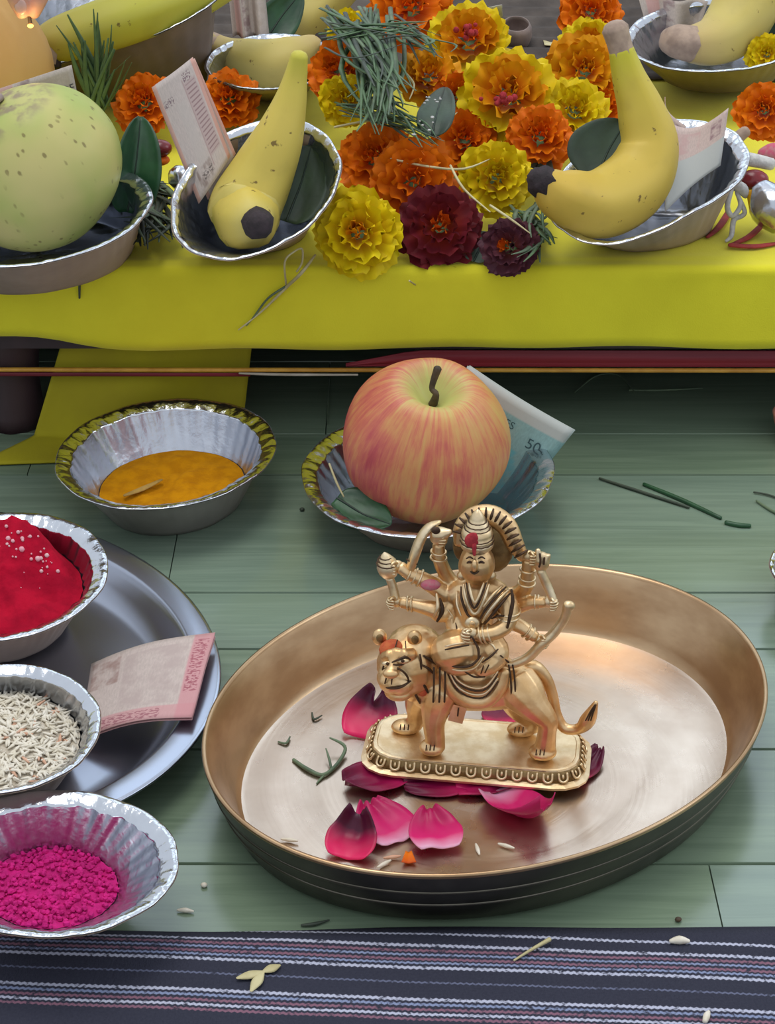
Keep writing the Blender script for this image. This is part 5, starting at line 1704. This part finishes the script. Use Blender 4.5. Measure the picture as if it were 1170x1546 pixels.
# straws hanging over the front of the cloth
yf = YF - .0035
sg = thing('straw_sprig', 'forked pale straw hanging over the front edge left of the yellow marigold', 'straw', atz(440, 420, ZA))
part('stalk', MB().add(*tube([atz(476, 385, ZA + .006), atz(455, 412, ZA + .003), aty(432, 434, yf), aty(395, 470, yf), aty(360, 498, yf)], [.0006, .0010, .0009, .0006, .0004], 6, 5)), M['straw'], sg)
part('stalk', MB().add(*tube([aty(432, 432, yf), aty(405, 450, yf), aty(385, 476, yf), aty(372, 492, yf)], [.0007, .0006, .0005, .0003], 6, 5)), M['grass_grey'], sg)
part('loop', MB().add(*tube([aty(432, 430, yf), atz(430, 395, ZA + .006), atz(444, 380, ZA + .010), atz(456, 376, ZA + .010), atz(456, 396, ZA + .006), atz(448, 410, ZA + .003)], [.0006] * 6, 6, 5)), M['straw'], sg)
strand('straw', 'tiny pale straw bit on the cloth below the maroon marigold', 'straw', [atz(618, 424, ZA + .002), aty(627, 430, YF - .001)], [.0005, .0005], 'straw')
leaf('leaf', 'grey green leaf sprinkled with white crumbs lying among the flowers', [atz(652, 206, ZA + .052), atz(660, 170, ZA + .060), atz(672, 132, ZA + .056)], .021, 'leaf_dark', cup=.2)
p = atz(660, 165, ZA + .064)
b_ = MB()
rn = random.Random(2)
for k in range(16):
    q = (rn.gauss(650, 6), rn.gauss(150, 4)) if k < 9 else (rn.gauss(640, 9), rn.gauss(185, 8))
    b_.add(*ball(atz(q[0], q[1], ZA + .0645), (.0009 * (.5 + rn.random()), .0007, .0005), 6, 4))
solo('crumbs', b_, M['thread'], 'white crumbs lying on the grey green leaf', 'crumbs', p, kind='stuff')
leaf('leaf', 'dull green leaf beside the dark tip of the right banana', [atz(790, 290, ZA + .012), atz(805, 260, ZA + .018), atz(822, 232, ZA + .024)], .024, 'leaf_grey', cup=.2, up=Vector((0, -.6, .8)).normalized())
leaf('leaf', 'dull green leaf between the maroon and purple marigolds', [atz(715, 395, ZA + .002), atz(726, 372, ZA + .006), atz(735, 350, ZA + .012)], .022, 'leaf_grey', cup=.2, up=Vector((0, -.6, .8)).normalized())

# small pot and paper scrap at the back
pc = atz(778, 62, ZA + .008)
pot = thing('clay_cup', 'tiny grey clay cup standing on the dark cloth near the top', 'cup', pc - Vector((0, 0, .004)))
part('body', MB().add(*lathe(pc - Vector((0, 0, .004)), [(.0005, .0), (.007, .0005), (.0100, .004), (.0116, .010), (.0112, .016), (.0095, .0195), (.0088, .0196), (.0095, .016), (.0098, .010), (.006, .004), (.0005, .003)], 28, Matrix.Rotation(R(20), 3, 'X'))), M['clay_grey'], pot)
sheet('paper_scrap', 'white paper scrap standing behind the red-centred marigold', 'paper', [atz(722, 14, ZA + .05), atz(758, 7, ZA + .05), atz(760, 46, ZA + .02), atz(735, 40, ZA + .02)], 'paper', 8, 8)
p = atz(832, 68, ZA + .006)
solo('petal_bit', MB().add(*grid(lambda u, v: p + Vector(((u - .5) * .011, (v - .5) * .014 + .004 * (u - .5), .0015 + .002 * abs(u - .5))), 6, 6)), M['straw'], 'small dry petal lying on the dark cloth near the top', 'petal', p, solid=.0003)

# beads and foil scrap between the left notes
p = aty(240, 224, Yb + .03)
bd_ = thing('bead_packet', 'small dark red bead packet with foil behind the standing note', 'packet', p - Vector((0, 0, .012)))
part('bead', MB().add(*ball(p, (.0075, .006, .005), 16, 10)), M['bead_red'], bd_)
part('bead', MB().add(*ball(p + Vector((0, -.001, -.0065)), (.006, .005, .003), 16, 10)), M['mg_orange'], bd_, label='orange bead')
part('foil_scrap', MB().add(*tube([p + Vector((.010, -.004, -.012)), p + Vector((.012, -.003, -.018)), p + Vector((.012, 0, -.024))], [.005, .0065, .004], 12, 4, lobes=(4, .15))), M['foil'], bd_)

# white looped thread packet at the right edge
Yt = Yr - .012
pk = thing('thread_packet', 'white looped threads with a yellow bead and red strings at the right edge', 'thread', atz(1120, 350, ZA))
part('thread_loop', MB().add(*tube([aty(1105, 262, Yt + .03), aty(1100, 250, Yt + .03), aty(1122, 240, Yt + .03), aty(1165, 248, Yt + .03)], [.0018, .0024, .0040, .0036], 10, 5)), M['thread'], pk)
part('thread_loop', MB().add(*tube([aty(1102, 250, Yt + .028), aty(1100, 272, Yt + .02), aty(1120, 285, Yt + .012), aty(1126, 296, Yt + .012)], [.0020, .0028, .0034, .0018], 10, 5)), M['thread'], pk)
part('thread_loop', MB().add(*tube([aty(1105, 285, Yt + .012), aty(1098, 312, Yt + .008), aty(1106, 326, Yt + .006), aty(1118, 310, Yt + .008), aty(1112, 290, Yt + .012)], [.0014, .0017, .0015, .0015, .0012], 8, 5)), M['thread'], pk)
part('thread_loop', MB().add(*tube([aty(1114, 295, Yt + .010), aty(1124, 318, Yt + .008), aty(1120, 326, Yt + .008), aty(1108, 332, Yt + .006), aty(1104, 356, Yt + .002), aty(1096, 364, Yt - .002)], [.0013, .0014, .0014, .0016, .0014, .0009], 8, 5)), M['thread'], pk)
part('yellow_bead', MB().add(*tube([aty(1132, 290, Yt + .012), aty(1140, 312, Yt + .008), aty(1148, 330, Yt + .004)], [.0020, .0034, .0022], 12, 4)), M['mg_yellow'], pk)
part('red_bundle', MB().add(*ball(aty(1138, 272, Yt + .022), (.0085, .006, .006), 14, 10)), M['bead_red'], pk)
part('red_bundle', MB().add(*tube([aty(1150, 234, Yt + .04), aty(1165, 232, Yt + .04), aty(1185, 228, Yt + .04)], [.004, .006, .005], 12, 4)), M['pink_smear'], pk, label='pink folded packet')
for a, b, c in (((1100, 320), (1086, 342), (1068, 358)), ((1150, 340), (1130, 358), (1102, 370)), ((1102, 370), (1140, 372), (1180, 366))):
    part('red_string', MB().add(*tube([atz(a[0], a[1], ZA + .003), atz(b[0], b[1], ZA + .0025), atz(c[0], c[1], ZA + .002)], [.0020, .0022, .0012], 8, 4, flat=(.5, 1))), M['red_string'], pk)
fo = MB().add(*tube([aty(1150, 285, Yt + .012), aty(1162, 305, Yt + .008), aty(1186, 322, Yt + .004)], [.007, .013, .013], 18, 5, lobes=(7, .10)))
part('foil_twist', fo, M['foil'], pk)

# ------------------------------------------------------------------ peach cloth, hand with ember at the top left
pp = atz(-8, 150, ZA + .004)
pcm = MB()
by_ = Yc - .115
bx_ = aty(-78, 80, by_).x
def bund(u, v):
    th, ph = u * 2 * math.pi, v * math.pi
    r = .055 * (1 + .10 * math.sin(4 * th + 2 * v) * math.sin(ph) + .05 * math.sin(9 * th))
    return Vector((bx_ + r * math.sin(ph) * math.cos(th), by_ + r * .6 * math.sin(ph) * math.sin(th), ZA + .004 + .05 + r * 1.0 * -math.cos(ph)))
v, f, uv = grid(bund, 40, 20, wrap=True)
v = [Vector((q.x, q.y, max(q.z, ZA + .0022))) for q in v]
solo('cloth_bundle', MB().add(v, f, uv), M['peach_cloth'], 'peach orange cloth bundle behind the green fruit at the left edge', 'cloth', (bx_, by_, ZA + .002))
Yh = Yc - .165
h_ = MB()
def H(px, py, dy=0):
    return aty(px, py, Yh + dy)
k_ = pxm(H(45, 20))
h_.add(*tube([H(50, 22), H(60, -8), H(72, -50, .01), H(78, -110, .03)], [10 * k_, 15 * k_, 18 * k_, 19 * k_], 14, 5))
h_.add(*tube([H(34, 22, -.004), H(24, -8, -.006), H(10, -50, 0), H(18, -130, .02)], [10 * k_, 16 * k_, 19 * k_, 24 * k_], 14, 5))
for x, y, l in ((100, -60, .03), (122, -75, .04), (140, -95, .05)):
    h_.add(*tube([H(x - 6, y + 20, l), H(x + 6, y - 14, l - .01), H(x, y - 60, l)], [11 * k_, 15 * k_, 17 * k_], 12, 5))
h_.add(*tube([H(70, -120, .03), H(70, -180, .04), H(60, -260, .06), H(40, -420, .10)], [40 * k_, 46 * k_, 38 * k_, 42 * k_], 18, 5, flat=(1, .8)))
hp = thing('person', 'hand reaching in at the top left corner, thumb and forefinger pinched together', 'person', H(45, 20))
hb = part('hand', fused(h_, .0012, 3), M['skin'], hp)
part('thumbnail', MB().add(*ball(H(31, 10, -.0105), (.0036, .0012, .0046), 10, 8)), M['nail'], hp)
strand('incense_stick', 'short glowing incense tip held between the pinched fingers', 'incense', [H(44, 20, -.002), H(45, 31, -.003), H(46, 36, -.003)], [.0012, .0012, .0012], 'stem')
ist = bpy.data.objects['incense_stick']
org = H(44, 20, -.002)
part('ember', MB().add(*ball(H(46, 39, -.004), (.0019, .0015, .0013), 10, 8)), M['ember'], ist, label='glowing orange ember')
pl = bpy.data.lights.new('ember_glow', 'POINT')
pl.energy, pl.color, pl.shadow_soft_size = .012, (1.0, .6, .25), .004
plo = bpy.data.objects.new('ember_glow', pl)
COL.objects.link(plo)
plo.location = H(40, 46, -.012)

# ------------------------------------------------------------------ bits on the floor
F_ = [
    ('grass_stalk', 'thin dark grass blade on the floor, longest of those right of the teal note', [(905, 722), (960, 740), (1040, 766)], [.0007, .0010, .0008], 'grass_dark'),
    ('grass_stalk', 'wide deep green grass blade on the floor right of the teal note', [(972, 731), (1030, 755), (1088, 782)], [.0011, .0014, .0011], 'leaf'),
    ('grass_stalk', 'short deep green grass blade on the floor near the right edge', [(1096, 789), (1115, 793), (1132, 794)], [.0014, .0015, .0013], 'leaf'),
    ('grass_stalk', 'pale grass blade on the floor leaving the right edge', [(1142, 756), (1160, 768), (1185, 782)], [.0006, .0008, .0008], 'grass_grey'),
    ('grass_stalk', 'thin dark blade on the floor leaving the right edge above the pale one', [(1138, 743), (1160, 747), (1185, 756)], [.0005, .0006, .0006], 'grass_dark'),
    ('grass_stalk', 'short dark blade on the floor in front of the brass plate', [(455, 1397), (475, 1395), (497, 1389)], [.0005, .0008, .0003], 'grass_dark'),
    ('thread', 'thin pale arched thread on the floor under the table edge', [(868, 592), (895, 570), (920, 564), (940, 570), (958, 592)], [.0004, .0006, .0006, .0006, .0004], 'grass_grey'),
    ('thread', 'straight pale thread on the floor under the table edge at right', [(950, 589), (1000, 589), (1060, 586)], [.0006, .0007, .0004], 'grass_grey'),
    ('straw', 'thin straw standing on the floor left of the apple', [(494, 640), (495, 610), (497, 572)], [.0004, .0005, .0003], 'grass_grey'),
]
for nm_, lab, pts, rad, m in F_:
    strand(nm_, lab, {'grass_stalk': 'grass', 'thread': 'thread', 'straw': 'straw'}[nm_], [atz(x, y, .001) for x, y in pts], rad, m)
strand('grass_sprig', 'small pale forked straw lying on the striped rug', 'straw', [atz(776, 1450, .0042), atz(800, 1435, .005), atz(830, 1418, .006)], [.0004, .0006, .0009], 'straw')
strand('rice_grain', 'white rice flake on the rug at the right', 'rice grain', [atz(1012, 1421, .0046), atz(1026, 1419, .0048), atz(1040, 1421, .0046)], [.0008, .0017, .0008], 'rice')
strand('rice_grain', 'white rice flake on the rug near the bottom right', 'rice grain', [atz(1064, 1542, .0046), atz(1067, 1534, .0048), atz(1070, 1527, .0046)], [.0010, .0014, .0006], 'rice')
p = atz(397, 1467, .0046)
pb_ = thing('petal_bit', 'small cream dried petal on the striped rug', 'petal', p)
for a, l in ((200, .010), (250, .011), (30, .007)):
    d = Vector((math.cos(R(a)), math.sin(R(a)), 0))
    part('flake', MB().add(*tube([p, p + d * l * .5, p + d * l], [.0007, .0022, .0006], 8, 4, flat=(.4, 1))), M['straw'], pb_)
for lab, px, py, m in (('dark speck on the floor left of the apple bowl', 456, 769, 'grass_dark'), ('brown seed on the floor in front of the brass plate at right', 1024, 1388, 'stem'), ('white crumb on the floor beside the magenta bowl', 308, 1336, 'rice')):
    q = atz(px, py, .001)
    solo('seed', MB().add(*ball(q, (.0014, .0012, .0010), 8, 6)), M[m], lab, 'seed', q)
strand('rice_grain', 'rice grain on the floor right of the magenta bowl', 'rice grain', [atz(268, 1374, .001), atz(280, 1374, .0012), atz(292, 1376, .001)], [.0005, .0010, .0004], 'rice')
strand('twig', 'tiny dark twig stuck on the front of the yellow cloth at left', 'twig', [aty(120, 428, YF - .0025), aty(120, 450, YF - .0025)], [.0008, .0006], 'grass_dark')

# right edge: terracotta bowl and a foil bowl cut by the frame
tc = thing('clay_bowl', 'terracotta bowl cut off by the right edge of the picture', 'bowl', atz(1212, 668, 0))
cb = atz(1212, 668, 0)
part('body', MB().add(*lathe(cb, [(.0005, .0003), (.010, .0003), (.015, .006), (.0178, .014), (.0182, .018)], 40)), M['clay'], tc)
part('inside', MB().add(*lathe(cb, [(.0005, .003), (.008, .003), (.013, .007), (.0158, .014), (.0162, .018)], 40)), M['clay_in'], tc, label='dark inside')
part('rim', MB().add(*lathe(cb, [(.0160, .0175), (.0166, .0190), (.0178, .0192), (.0186, .018), (.0182, .0165)], 40)), M['clay'], tc)
bowl('foil_bowl', 'silver foil bowl cut off by the right edge beside the brass plate', (1252, 850, 90, 48, 0), .022, 0, 0, (1252, 884), 0, .6, .14, 34, 91, 'board')

clean_ids()
